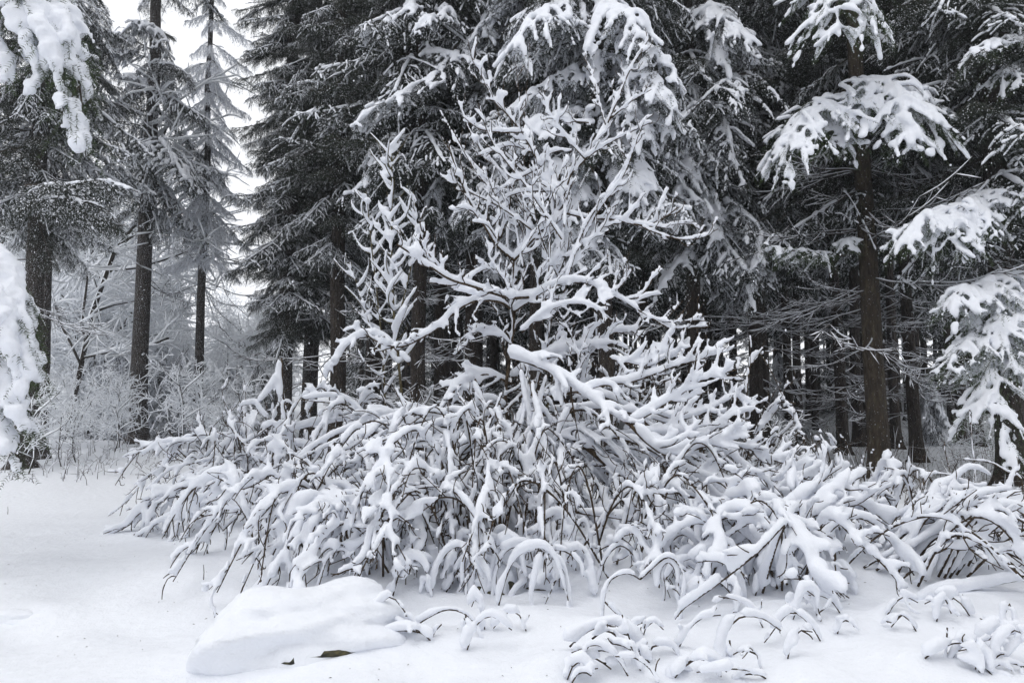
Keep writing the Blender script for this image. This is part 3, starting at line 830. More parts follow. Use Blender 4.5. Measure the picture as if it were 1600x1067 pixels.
# ------------------------------------------------------------------ frosted broadleaf trees
def frosted_mesh(seed, H, spread, depth, n0, t=0.035, weep=0.0):
    rng = np.random.RandomState(seed); w = MB(); s = MB()
    def grow(p, d, L, r, lev):
        n = 4 if lev < 2 else 3; pts = [p]; dd = d.copy()
        for i in range(n):
            dd = nrm(dd + rng.normal(size=3) * 0.16 + np.array([0, 0, (-weep if lev > 1 else 0.05)]))
            pts.append(pts[-1] + dd * L / n)
        pts = np.array(pts)
        tube(w, pts, r, r * .6, 3, 1 if lev > 1 else 0)
        snow_tube(s, pts, t * (1.25 if lev < 2 else 0.9 - .1 * lev), r, rng, sides=4, phi=0, width=1.0, taper=.9)
        if lev >= depth: return
        m = n0 if lev else n0 + 3
        for i in range(m):
            f = 0.25 + 0.75 * (i + rng.rand()) / m if lev else 0.18 + 0.8 * (i + rng.rand()) / m
            k = f * n; a = int(min(k, n - 1)); q = pts[a] + (pts[a + 1] - pts[a]) * (k - a)
            az = rng.rand() * 6.283
            perp = nrm(np.cross(dd, rng.normal(size=3)))
            nd = nrm(dd * 0.55 + perp * 0.85 + [0, 0, .15])
            grow(q, nd, L * rng.uniform(.42, .62) * (spread if lev == 0 else 1), r * .5, lev + 1)
    grow(np.zeros(3), np.array([0, 0, 1.0]), H, 0.012 * H, 0)
    return w.mesh("branches", [M_wood, M_frost]), s.mesh("snow", [M_frost])
FRO = [frosted_mesh(1, 7.0, .8, 3, 9, .075, .05), frosted_mesh(2, 5.6, .9, 3, 9, .070, .14), frosted_mesh(3, 1.6, 1.0, 3, 5, .034, .06)]
def frosted(k, px, d, s, label, group, name="frosted_tree", x=None, cat="tree"):
    X = (px - 800) / FPX * d if x is None else x
    root = thing(name, label, cat, (X, d, gz(X, d)), group, rng.rand() * 6.28)
    root.scale = (s, s, s)
    link("branches", FRO[k][0], root); link("snow", FRO[k][1], root)
gl = "frosted broadleaf trees of the bright gap"
frosted(0, 105, 23, 1.15, "slim birch with frosted twigs between the left trunks", gl)
frosted(0, 175, 28, 1.0, "one of the rime-white broadleaf trees in the bright gap", gl)
for px, d, s in [(130, 30, 1.0), (300, 33, .45), (350, 29, .46), (390, 31, .6), (418, 27, .62), (150, 40, 1.1), (370, 42, .6), (255, 50, .6),
                 (90, 32, 1.2), (140, 25, .7), (70, 26, .9), (40, 24, .8), (110, 23.5, .75), (180, 24, .5), (262, 26, .4), (385, 24, .4), (175, 31, .8), (205, 29, .55), (405, 33, .5), (375, 36, .55), (340, 44, .6), (425, 36, .6), (285, 38, .5), (240, 33, .5), (325, 27, .35), (395, 50, .8)]:
    frosted(rng.randint(2), px, d, s, "one of the rime-white broadleaf trees in the bright gap", gl)
gs = "small frosted shrubs at the foot of the trees on the left"
for i in range(46):
    px = rng.uniform(-20, 440); d = rng.uniform(13.5, 25) if px < 150 else rng.uniform(17, 27)
    frosted(2, px, d, rng.uniform(.55, 1.0), "one of the small frosted shrubs at the foot of the left trees", gs, "frosted_shrub", cat="shrub")
gs = "thin frosted shrubs on the wood floor"
for i in range(18):
    px = rng.uniform(440, 1620); d = rng.uniform(12.5, 28)
    frosted(2, px, d, rng.uniform(.3, .55), "one of the thin frosted shrubs scattered over the wood floor", gs, "frosted_shrub", cat="shrub")

# the wood behind the viewpoint: unseen spruces, added to cut the front fill light
for i in range(26):
    a_ = rng.uniform(math.pi * 1.36, math.pi * 1.98); rr = rng.uniform(9, 26)
    far_tree(math.cos(a_) * rr * 1.2, math.sin(a_) * rr, rng.randint(2), rng.uniform(.8, 1.1), rng.rand() * 6.28, "one of the unseen spruces of the wood behind the viewpoint, added to cut the front fill light", "spruces behind the viewpoint")
# ------------------------------------------------------------------ snow-laden bare branches
def sprouts(rng, line, n, L, curl, ang=0.9, flat=0.0, u0=0.15, u1=1.0, lvl2=0, away=None):
    """side twigs of a branch. curl > 0 bends their tips up, < 0 lets them hang"""
    out = []
    q = spline(line, 0.05); T = tang(q)
    for i in range(n):
        u = u0 + (u1 - u0) * (i + rng.rand()) / n
        k = min(int(u * (len(q) - 1)), len(q) - 1)
        t = T[k]; r = rng.normal(size=3); r[1] *= (1 - flat)
        pr = nrm(r - (r @ t) * t)
        d = nrm(t * math.cos(ang) + pr * math.sin(ang) + [0, 0, 0.15 if curl > 0 else 0.05])
        l = L * rng.uniform(0.5, 1.25) * (1.1 - 0.4 * u)
        s = np.linspace(0, 1, 5)[:, None]
        w = rng.normal(size=3) * 0.12
        pts = q[k] + d * l * s + np.array([0, 0, 1.0]) * curl * l * s ** 2 + w * l * np.sin(s * 3.1)
        out.append(pts)
        if lvl2:
            out += sprouts(rng, pts, lvl2, l * 0.55, curl, ang, flat, 0.3, 1.0)
    return out

def limb(root, pts, r, t, rng, twigs=None, world=True, sn=None, wd=None, voxel=0.020, r1=None, mat=None, twig_t=0.75, phi=None, bare=0.04, smooth_=False):
    """a branch with its twigs as one part, its snow as a sub-part (or collected into sn / wd)"""
    o = np.array(root.location)
    own = sn is None
    lu = 0.3 if smooth_ else 0.6; gp = 0 if smooth_ else 1
    s_ = MB() if sn is None else sn; w_ = MB() if wd is None else wd
    main = spline(np.array(pts) - o, 0.05)
    tube(w_, main, r, r1 if r1 else r * 0.45, 6)
    snow_tube(s_, spline(np.array(pts) - o, t * 0.55), t, r, rng, lump=lu, phi=rng.uniform(-.8, .8) if phi is None else phi, taper=.7, gaps=.04 * gp, width=.78 if smooth_ else .86)
    for k in range(int(len(main) * 0.05)):
        c = main[rng.randint(len(main))]
        blob(s_, c + [0, 0, t * .45], t * rng.uniform(.55, .8), rng)
    for tw in (twigs or []):
        tw = np.array(tw) - o
        q = spline(tw, 0.05)
        tube(w_, q[:max(2, len(q) - 1)] if rng.rand() < .8 else q, max(0.005, r * 0.38), 0.003, 4)
        ln_ = float(np.linalg.norm(tw[-1] - tw[0]))
        tt = t * twig_t * rng.uniform(0.8, 1.3) * min(1.1, 0.65 + ln_ * 1.4)
        if rng.rand() < bare: continue
        snow_tube(s_, spline(tw, tt * .6), tt, 0.006, rng, lump=lu, phi=rng.uniform(-.9, .9), taper=.62, gaps=.15 * gp if rng.rand() < .3 else 0)
        if rng.rand() < 0.12: blob(s_, q[len(q) // 2] + [0, 0, tt * .4], tt * rng.uniform(.6, .9), rng)
    if own:
        b = link("branch", w_.mesh("branch", [mat or M_twig]), root)
        link("snow", remesh(s_, "snow", voxel, M_snow, 1, rough=0.010), b)
        return b

def poly(l, d0, d1=None, wob=0.0, rng=None):
    n = len(l); d1 = d0 if d1 is None else d1
    return np.array([P(x, y, d0 + (d1 - d0) * i / max(1, n - 1) + (rng.uniform(-wob, wob) if rng is not None else 0)) for i, (x, y) in enumerate(l)])

# --- the tall bare tree in the centre
base = G(832, 862)
bt = thing("bare_tree", "tall leafless tree in the centre with every twig thickly covered in snow", "tree", base)
D = 8.3
rg = np.random.RandomState(900)
UP = [  # polyline, depth start, depth end, radius, snow, n twigs, twig length, curl
 # stem and its continuation
 ([(834, 862), (826, 780), (806, 700), (790, 630), (796, 560)], 7.8, D, .040, .05, 4, .5, .3),
 ([(796, 560), (802, 500), (800, 450), (803, 407)], D, D, .026, .06, 6, .4, .4),
 ([(803, 407), (825, 383), (850, 356), (870, 338), (886, 334)], D, D - .1, .020, .075, 5, .30, .3),
 ([(886, 334), (925, 342), (960, 343), (1000, 352), (1032, 344), (1060, 324)], D - .1, D - .5, .014, .065, 5, .30, .5),
 ([(1000, 352), (1020, 362), (1060, 374), (1095, 370), (1122, 358)], D - .4, D - .6, .010, .045, 4, .25, .5),
 ([(990, 350), (1030, 355), (1060, 350), (1090, 352)], D - .4, D - .5, .008, .05, 3, .2, .4),
 ([(803, 407), (775, 382), (755, 350), (735, 318), (717, 275), (700, 228)], D, D - .6, .016, .085, 6, .30, .5),
 ([(803, 407), (815, 378), (820, 335), (812, 290), (805, 240), (800, 190)], D, D + .1, .012, .045, 7, .35, .5),
 ([(878, 330), (882, 302), (893, 272), (914, 250), (932, 222), (950, 192), (962, 172)], D, D + .1, .017, .075, 6, .30, .5),
 ([(950, 192), (968, 150), (982, 115), (1000, 85), (1015, 60)], D, D + .1, .010, .060, 5, .2, .5),
 ([(915, 248), (945, 228), (985, 207), (1020, 190)], D, D - .3, .009, .055, 3, .2, .3),
 ([(955, 185), (985, 160), (1018, 140)], D, D - .2, .008, .055, 2, .2, .3),
 ([(946, 195), (936, 160), (929, 125), (912, 90)], D, D + .2, .008, .05, 3, .2, .5),
 ([(915, 250), (893, 225), (872, 200), (856, 172), (850, 140)], D, D - .1, .010, .075, 5, .25, .4),
 ([(920, 192), (895, 190), (870, 186), (850, 185)], D - .1, D - .1, .008, .055, 2, .2, .4),
 ([(845, 262), (830, 232), (815, 208), (795, 182), (772, 158), (757, 128), (737, 90)], D, D - .2, .012, .070, 7, .28, .4),
 ([(818, 207), (785, 207), (750, 202), (722, 182)], D - .1, D - .5, .008, .070, 3, .25, .4),
 ([(835, 240), (800, 228), (770, 236), (742, 246)], D, D - .3, .008, .075, 3, .25, .2),
 ([(845, 262), (810, 280), (780, 300), (765, 312)], D, D - .2, .008, .07, 3, .25, .2),
 ([(855, 300), (820, 300), (790, 310), (770, 330)], D + .1, D - .2, .008, .07, 3, .25, .2),
 ([(868, 338), (862, 300), (850, 275), (845, 255), (860, 240), (885, 234)], D, D, .011, .075, 5, .25, .4),
 ([(750, 345), (735, 328), (712, 325)], D - .3, D - .6, .007, .075, 1, .2, .1),
 ([(775, 372), (760, 352), (735, 347)], D - .3, D - .6, .007, .065, 1, .2, .1),
 ([(815, 395), (845, 345), (865, 300), (885, 245)], D - .3, D - .2, .008, .045, 4, .2, .5),
 ([(745, 300), (740, 330), (770, 355), (782, 330), (765, 285), (760, 260)][2:], D - .2, D - .5, .007, .06, 2, .2, .4),
 ([(812, 205), (812, 160), (806, 100)], D, D, .006, .035, 2, .15, .4),
 ([(818, 200), (822, 150), (828, 70)], D + .2, D + .2, .005, .025, 1, .12, .4),
 # middle limbs
 ([(850, 462), (815, 465), (790, 464), (740, 448), (700, 435), (660, 408), (620, 382)], D, D - 1.2, .020, .115, 5, .35, .3),
 ([(700, 434), (680, 415), (666, 385), (655, 345)], D - .7, D - 1.0, .011, .080, 3, .25, .4),
 ([(690, 425), (672, 400), (655, 372)], D - .8, D - 1.0, .009, .075, 2, .2, .4),
 ([(797, 482), (780, 472), (745, 470), (715, 484), (690, 508), (655, 530), (625, 542), (595, 536), (572, 524)], D - .2, D - 1.2, .016, .085, 8, .28, -.3),
 ([(800, 490), (830, 468), (868, 446), (905, 440), (940, 452), (975, 470), (1000, 486)], D, D - .6, .017, .10, 8, .35, .3),
 ([(1000, 486), (1030, 500), (1065, 503), (1100, 490)], D - .6, D - .8, .009, .045, 4, .22, .4),
 ([(1020, 498), (1045, 512), (1075, 513), (1110, 511)], D - .6, D - .8, .008, .045, 3, .2, .3),
 ([(975, 470), (1000, 462), (1015, 445), (1024, 420)], D - .5, D - .6, .008, .055, 2, .2, .5),
 ([(955, 458), (975, 440), (990, 418)], D - .5, D - .6, .008, .05, 2, .2, .5),
 ([(870, 446), (890, 420), (905, 385), (930, 370), (960, 330)], D, D - .3, .010, .08, 7, .28, .3),
 ([(840, 430), (870, 400), (880, 360), (876, 330)], D, D, .014, .10, 8, .28, .3),
 ([(800, 440), (770, 420), (740, 430), (715, 450)], D, D - .4, .009, .07, 5, .28, .2),
 ([(803, 470), (790, 440), (770, 410), (765, 385)], D - .2, D - .3, .009, .08, 5, .25, .4),
 ([(815, 520), (850, 490), (890, 475), (930, 480), (950, 500)], D - .3, D - .6, .010, .08, 7, .3, .2),
 ([(800, 540), (770, 515), (740, 520), (715, 535)], D - .1, D - .4, .010, .07, 6, .3, .1),
 ([(830, 640), (850, 560), (862, 500), (868, 455)], D + .1, D, .014, .06, 8, .35, .2),
 ([(880, 620), (905, 580), (890, 520), (860, 470)], D - .3, D - .2, .008, .05, 5, .3, .2),
 ([(905, 660), (912, 600), (925, 550), (960, 520), (1000, 515)], D + .2, D - .2, .012, .08, 9, .35, .15),
 ([(800, 600), (760, 585), (720, 600), (690, 640)], D, D - .5, .016, .10, 8, .35, -.1),
 ([(790, 640), (760, 628), (730, 645), (700, 655), (660, 650), (630, 625)], D - .1, D - .6, .016, .11, 6, .35, -.1),
 ([(800, 590), (830, 570), (870, 548), (920, 540), (960, 535)], D + .1, D - .2, .016, .11, 10, .35, .1),
 ([(800, 660), (770, 690), (740, 720), (730, 760)], D - .3, D - .8, .012, .08, 6, .35, -.3),
 # the big broken limb falling to the right
 ([(796, 556), (830, 566), (870, 585), (910, 612), (950, 640), (985, 664)], D - .5, D - 1.4, .034, .150, 6, .4, -.3),
 ([(985, 664), (1012, 692), (1045, 712), (1085, 702), (1125, 690), (1165, 676)], D - 1.4, D - 1.6, .018, .125, 7, .35, .2),
 ([(985, 664), (1025, 640), (1060, 618), (1100, 592), (1150, 578)], D - 1.3, D - 1.4, .015, .095, 8, .35, .3),
 ([(1000, 680), (1050, 676), (1100, 678), (1140, 650), (1180, 640)], D - 1.3, D - 1.0, .012, .09, 8, .32, .2),
 ([(1040, 712), (1080, 735), (1130, 750), (1190, 752), (1240, 745), (1280, 730)], D - 1.5, D - 1.6, .013, .085, 8, .3, .2),
 ([(1100, 742), (1150, 765), (1200, 768), (1250, 772)], D - 1.5, D - 1.7, .012, .10, 7, .3, .1),
 ([(935, 600), (980, 598), (1020, 585), (1060, 570), (1100, 560), (1125, 548)], D - .6, D - .9, .013, .09, 9, .3, .35),
 ([(950, 560), (1000, 570), (1030, 560), (1060, 548), (1075, 540)], D - .5, D - .8, .010, .075, 7, .28, .3),
 ([(1010, 640), (1060, 655), (1110, 640), (1150, 620), (1185, 635)], D - .9, D - .9, .011, .075, 9, .3, .3),
 ([(1120, 690), (1165, 700), (1200, 715), (1235, 728), (1270, 735)], D - 1.4, D - 1.5, .010, .07, 6, .3, .3),
 # hanging twigs below the limb
 ([(815, 575), (822, 620), (832, 665), (838, 700)], D - .7, D - .8, .010, .10, 3, .25, -.4),
 ([(832, 640), (845, 700), (870, 750), (900, 800), (930, 845)], D - .7, D - 1.2, .014, .05, 9, .35, -.4),
 ([(905, 655), (930, 700), (960, 730)], D - .8, D - .8, .008, .05, 3, .25, -.4),
 ([(1000, 610), (1000, 660), (1015, 720), (1025, 790)], D + .3, D + .5, .014, .03, 5, .3, .1),
 ([(1060, 790), (1040, 740), (1025, 690), (1030, 640)], D + .4, D + .3, .018, .03, 4, .3, .1),
]
for l, d0, d1, r, t, n, tl, cu in UP:
    pts = poly(l, d0, d1)
    limb(bt, pts, r, t * .95, rg, sprouts(rg, pts, int(n * 2.0), tl * 1.0, cu, ang=.75, lvl2=2, flat=.35), mat=M_twig, smooth_=True, voxel=.020, twig_t=.70 if t < .08 else .50)

# thick inner stems of the clump
for l, d0, d1, r, t, n in [([(840, 860), (852, 790), (830, 720), (845, 660), (870, 600)], 7.8, 8.4, .024, .03, 6),
                           ([(815, 870), (775, 800), (765, 740), (770, 680), (755, 640)], 7.7, 8.2, .026, .05, 6),
                           ([(850, 870), (900, 820), (930, 760), (925, 700), (910, 640)], 7.9, 8.8, .020, .04, 6)]:
    pts = poly(l, d0, d1); limb(bt, pts, r, t, rg, sprouts(rg, pts, n, .4, .1, lvl2=1), mat=M_green_bark)

# ascending shoots filling the crown
for i in range(16):
    x0, y0 = rg.uniform(770, 890), rg.uniform(330, 470)
    x1, y1 = x0 + rg.uniform(-150, 130), rg.uniform(130, 300); bow = rg.uniform(-25, 25)
    pts = poly([(x0, y0), (x0 * .7 + x1 * .3 + bow, y0 * .62 + y1 * .38), (x0 * .25 + x1 * .75 + bow * .6, y0 * .3 + y1 * .7), (x1, y1)], D + rg.uniform(-.3, .4), D + rg.uniform(-.7, .5))
    limb(bt, pts, .009, rg.uniform(.05, .07), rg, sprouts(rg, pts, 7, .24, .4, ang=.7, lvl2=1, flat=.35), mat=M_twig, smooth_=True, voxel=.020, r1=.004, twig_t=.75)
# long stems arching outward and down over the low bushes on both sides
for i in range(30):
    if i % 2:
        x0, y0 = rg.uniform(640, 780), rg.uniform(640, 740); x1, y1 = rg.uniform(330, 600), rg.uniform(770, 880)
    else:
        x0, y0 = rg.uniform(840, 960), rg.uniform(620, 740); x1, y1 = rg.uniform(1000, 1260), rg.uniform(740, 860)
    top = rg.uniform(0, 55)
    pts = poly([(x0, y0), (x0 * .66 + x1 * .34, y0 * .8 + y1 * .2 - top), (x0 * .3 + x1 * .7, y0 * .5 + y1 * .5 - top * .8), (x1, y1)], rg.uniform(7.5, 8.2), rg.uniform(6.9, 7.6))
    limb(bt, pts, rg.uniform(.009, .016), rg.uniform(.05, .085), rg, sprouts(rg, pts, 9, .34, rg.uniform(-.4, -.1), ang=.5, lvl2=1, flat=.4), mat=M_twig, smooth_=True, voxel=.022, r1=.005, twig_t=.7)

# long limbs hanging and leaning from the broken crown, crossing one another
for i in range(30):
    x0, y0 = rg.uniform(735, 880), rg.uniform(585, 700)
    x1 = x0 + rg.choice([-1, 1], p=[.42, .58]) * rg.uniform(20, 190); y1 = rg.uniform(770, 880)
    dd = rg.uniform(7.3, 8.2); bow = rg.uniform(-45, 30)
    pts = poly([(x0, y0), (x0 * .72 + x1 * .28, y0 * .72 + y1 * .28 + bow * .7), (x0 * .4 + x1 * .6, y0 * .4 + y1 * .6 + bow), (x1, y1)], dd + .2, dd - .5)
    limb(bt, pts, rg.uniform(.008, .018), rg.uniform(.045, .08), rg, sprouts(rg, pts, rg.randint(3, 8), .3, rg.uniform(-.4, .2), lvl2=1, flat=.4), mat=M_twig, voxel=.022, r1=.006)

# --- the sapling on the left of it
sb = G(628, 800)
sp = thing("bare_sapling", "slim snow-covered sapling with upcurved twigs, left of the tall bare tree", "tree", sb)
for l, d, r, t, n, tl in [([(640, 800), (636, 700), (626, 600), (616, 500), (612, 400), (612, 320), (612, 250), (610, 228)], 8.9, .020, .028, 46, .42),
                          ([(600, 760), (602, 650), (598, 550), (590, 470), (580, 380), (574, 320), (572, 300)], 9.1, .014, .026, 26, .36),
                          ([(616, 520), (632, 460), (645, 400), (650, 340), (646, 300)], 8.9, .010, .030, 16, .34),
                          ([(602, 560), (575, 500), (560, 450), (545, 410)], 9.0, .010, .045, 12, .34)]:
    pts = poly(l, d)
    s_ = MB(); w_ = MB()
    tw = sprouts(rg, pts, n, tl, .45, ang=1.05, flat=.35, u0=.38 if n > 40 else .3)
    limb(sp, pts, r, t, rg, tw, twig_t=1.0 if t > .04 else 2.05, mat=M_green_bark, smooth_=True)

# --- low arching shrubs: stems leave a common foot and arch over under the snow
def arch_shrub(name, label, foot, azs, reach, height, n, t, seed, r=.0095, tw=6, tl=.35, low=.0, voxel=0.029, group="snow-buried arching shrubs", split=6, tip_z=0.02, lv=1, up=False, jit=.35, fuse=True):
    rng = np.random.RandomState(seed)
    root = thing(name, label, "shrub", foot, group)
    per = int(math.ceil(n * .8 / split))
    for g0 in range(split):
        s_ = MB(); w_ = MB()
        for k in range(per):
            az = rng.uniform(*azs); R_ = rng.uniform(*reach); h = rng.uniform(*height)
            u = np.linspace(0, 1, 7)
            f0 = foot + rng.normal(size=3) * [jit, jit * .6, 0]; f0[2] = gz(f0[0], f0[1]) - .03
            xx = f0[0] + math.cos(az) * R_ * u ** 0.9; yy = f0[1] + math.sin(az) * R_ * u ** 0.9
            pk = rng.uniform(.35, .6)
            prof = np.where(u < pk, 1 - np.abs(1 - u / pk) ** 2.2, 1 - np.abs((u - pk) / (1 - pk)) ** 1.5 * rng.uniform(.5, 1.0))
            gg = gz(xx, yy)
            zz = gg * (u) + f0[2] * (1 - u) + h * prof + tip_z
            bend = rng.normal() * (.12 if t < .08 else .3) * R_
            xx = xx + bend * np.sin(u * 3.1) * -math.sin(az); yy = yy + bend * np.sin(u * 3.1) * math.cos(az)
            pts = np.stack([xx, yy, np.maximum(zz, gz(xx, yy) + .01)], -1)
            tws = sprouts(rng, pts, int(tw * 1.4), tl * 1.08, rng.uniform(-.35, .2) if not up else .25, ang=.52, u0=.25, lvl2=lv)
            limb(root, pts, r, t * rng.uniform(.7, 1.06), rng, tws, sn=s_, wd=w_, bare=.05)
        b = link("branch", w_.mesh("branch", [M_twig]), root)
        link("snow", remesh(s_, "snow", voxel, M_snow, 1, rough=0.012), b)
    return root
PI = math.pi
# left fan lying over the open snow
lf = thing("arching_shrub", "snowy fan of branches bowed down over the open snow, leftmost of the bushes", "shrub", G(335, 812), "snow-buried arching shrubs")
for l, d0, d1, r, t, n in [([(540, 800), (470, 775), (400, 765), (350, 755), (310, 755), (270, 770), (230, 792), (190, 828)], 8.2, 8.2, .016, .09, 22),
                           ([(430, 795), (370, 790), (330, 788), (290, 798), (250, 815), (215, 838)], 8.1, 8.0, .010, .06, 16),
                           ([(335, 812), (318, 806), (300, 797), (284, 780), (268, 768)], 8.2, 8.2, .014, .03, 5),
                           ([(400, 765), (340, 742), (290, 756), (240, 785), (205, 818), (165, 838), (135, 850)], 8.4, 8.2, .010, .065, 22),
                           ([(500, 790), (440, 745), (400, 745), (340, 765), (300, 790), (275, 822)], 8.0, 7.9, .012, .075, 16),
                           ([(470, 720), (420, 690), (360, 680), (300, 688), (255, 690), (222, 712)], 9.4, 9.4, .012, .06, 16),
                           ([(480, 760), (430, 715), (370, 712), (310, 722), (265, 735), (235, 765)], 9.0, 8.9, .010, .055, 16)]:
    pts = poly(l, d0, d1); limb(lf, pts, r, t, rg, sprouts(rg, pts, n, .30, -.30, ang=.75, flat=.3, lvl2=2, u0=.3), voxel=.022, twig_t=.7)
arch_shrub("arching_shrub", "low snowy tangle behind the leftmost bowed fan", P(440, 745, 9.6) * [1, 1, 0] + [0, 0, gz(*P(440, 745, 9.6)[:2])], (2.5, 3.7), (.6, 1.8), (.5, 1.0), 14, .065, 602, tw=9, tl=.4, split=4, fuse=False)
arch_shrub("arching_shrub", "tall snowy tangle left of the sapling, below the dark spruces", P(500, 760, 9.2) * [1, 1, 0] + [0, 0, gz(*P(500, 760, 9.2)[:2])], (0, 6.28), (.5, 1.4), (.8, 1.4), 20, .065, 603, tw=10, tl=.42, split=5, jit=.6, fuse=False)
arch_shrub("arching_shrub", "dense snowy thicket below and left of the sapling, dark hollows under it", G(545, 868), (1.5, 4.4), (.4, 1.15), (.35, .85), 22, .07, 604, tw=9, tl=.35, split=5, jit=.5)
arch_shrub("arching_shrub", "snowy bush of radiating branches directly above the snow-capped boulder", G(590, 880), (2.8, 6.6), (.3, .9), (.45, .75), 18, .075, 605, tw=6, tl=.3, split=4, jit=.2)
arch_shrub("arching_shrub", "snow-covered thicket left of the bare tree's foot", G(690, 850), (1.2, 5.2), (.5, 1.4), (.6, 1.2), 22, .07, 606, tw=8, tl=.36, split=5, jit=.45)
arch_shrub("arching_shrub", "snow-covered tangle around the foot of the tall bare tree", G(830, 860), (0, 6.28), (.4, 1.4), (.6, 1.35), 24, .06, 607, tw=8, tl=.36, split=5, jit=.35)
arch_shrub("arching_shrub", "snow-covered tangle right of the bare tree's foot, above the front arches", G(960, 870), (3.4, 7.2), (.4, 1.3), (.4, .9), 16, .06, 608, tw=7, tl=.34, split=4, jit=.4)
arch_shrub("arching_shrub", "twiggy snowy bush behind the fallen stem on the right of centre", P(1110, 760, 8.6) * [1, 1, 0] + [0, 0, gz(*P(1110, 760, 8.6)[:2])], (0, 6.28), (.4, 1.5), (.5, 1.1), 18, .055, 609, tw=10, tl=.36, split=4, jit=.6, up=True, fuse=False)
arch_shrub("arching_shrub", "tall twiggy snow-covered bush right behind the broken limb of the bare tree", P(1010, 770, 8.9) * [1, 1, 0] + [0, 0, gz(*P(1010, 770, 8.9)[:2])], (0, 6.28), (.5, 1.6), (1.1, 2.0), 20, .05, 620, tw=10, tl=.40, split=5, jit=.6, up=True, fuse=False)
arch_shrub("arching_shrub", "thickest snow-smothered bush, its left mound right of the fallen stem", G(1225, 905), (0, 6.28), (.45, .95), (.38, .64), 28, .10, 610, tw=5, tl=.3, split=5, jit=.2, voxel=.027)
arch_shrub("arching_shrub", "snow-smothered bush spreading to the right edge, below the trunks", G(1400, 885), (-1.3, 1.2), (.6, 1.6), (.28, .60), 26, .068, 611, tw=6, tl=.34, split=5, jit=.3, voxel=.027)
arch_shrub("arching_shrub", "upright snowy sprigs topping the right mound, in front of the mossy trunk", P(1340, 800, 7.2) * [1, 1, 0] + [0, 0, gz(*P(1340, 800, 7.2)[:2])], (0, 6.28), (.2, .7), (.4, .8), 14, .075, 612, tw=6, tl=.26, split=4, jit=.2, up=True)
arch_shrub("arching_shrub", "low snowy brush at the far right behind the right mound", P(1570, 800, 8.2) * [1, 1, 0] + [0, 0, gz(*P(1570, 800, 8.2)[:2])], (0, 6.28), (.4, 1.4), (.2, .45), 14, .04, 613, tw=8, tl=.3, split=3, jit=.5, fuse=False)

# traced arches over the left and middle
tl_ = thing("arching_shrub", "long snow-lined stems looping in front of the thicket below the sapling", "shrub", G(640, 860), "snow-buried arching shrubs")
for l, d, r, t, n in [([(478, 800), (505, 745), (520, 712), (560, 697), (600, 703), (640, 722), (670, 742)], 7.3, .009, .06, 5),
                      ([(640, 762), (650, 735), (680, 735), (700, 760), (710, 800), (712, 840)], 7.0, .009, .075, 3),
                      ([(530, 800), (560, 775), (600, 762), (650, 755), (700, 748)], 7.1, .014, .11, 6),
                      ([(560, 830), (590, 795), (625, 790), (655, 810), (690, 840), (700, 880)], 6.7, .010, .09, 5),
                      ([(440, 560), (442, 610), (448, 660), (462, 690), (500, 700)], 8.6, .012, .08, 4),
                      ([(590, 652), (550, 655), (500, 662), (450, 670), (415, 650), (398, 622)], 8.6, .014, .11, 7),
                      ([(640, 570), (600, 530), (565, 527), (540, 545), (525, 575)], 8.3, .010, .09, 9),
                      ([(660, 700), (700, 690), (740, 695), (780, 715), (800, 740)], 7.6, .014, .10, 6),
                      ([(600, 740), (580, 700), (560, 640), (520, 620), (470, 625)], 8.4, .012, .10, 9),
                      ([(690, 870), (745, 800), (750, 740), (780, 690)], 7.1, .010, .075, 4),
                      ([(830, 880), (800, 800), (790, 740), (800, 700)], 7.0, .010, .09, 4)]:
    pts = poly(l, d, d - .1); limb(tl_, pts, r, t, rg, sprouts(rg, pts, n, .3, -.4, lvl2=1, flat=.3))

# fallen stem
fs = thing("fallen_stem", "bare brown fallen stem under a long ridge of snow, right of centre", "branch", P(1040, 770, 7.3))
for l, d0, d1, r, t, n in [([(890, 680), (925, 705), (965, 738), (1010, 757), (1070, 772), (1135, 790)], 7.5, 7.1, .032, .10, 4),
                           ([(965, 738), (985, 780), (1010, 800)], 7.4, 7.2, .012, .06, 3),
                           ([(900, 800), (960, 808), (1020, 818), (1070, 812), (1110, 830)], 6.9, 6.6, .014, .08, 6),
                           ([(1010, 820), (1040, 845), (1075, 870), (1100, 895)], 6.7, 6.3, .010, .07, 5)]:
    pts = poly(l, d0, d1); limb(fs, pts, r, t, rg, sprouts(rg, pts, n, .28, -.3, lvl2=1), r1=r * .8, mat=M_twig, phi=0)

# --- foreground arching twigs
def front(label, stems, seed, t=.05, r=.006, tw=0, tl=.15, curl=-.3, name="arching_twigs"):
    g0 = G(*stems[0][0][0])
    root = thing(name, label, "shrub", g0, "bent twigs in the foreground snow")
    rng = np.random.RandomState(seed)
    for l, dd in stems:
        a = G(*l[0])[1] if dd is None else dd
        n = len(l)
        pts = np.array([P(x, y, a) for x, y in l])
        tws = sprouts(rng, pts, tw, tl, curl) if tw else []
        limb(root, pts, r, t * rng.uniform(.85, 1.2), rng, tws, voxel=.013, r1=r * .7, phi=rng.uniform(-.2, .2))
    return root
front("fan of thin bare stems drooping under a snow cap, left of the two dark hollows", [([(715, 945), (728, 905), (742, 860), (758, 846)], 5.9), ([(697, 925), (722, 880), (745, 852)], 5.9), ([(735, 932), (742, 900), (748, 855)], 5.85), ([(765, 900), (755, 865), (748, 850)], 5.85), ([(770, 960), (775, 900), (790, 862), (820, 850)], 5.8)], 701, t=.06)
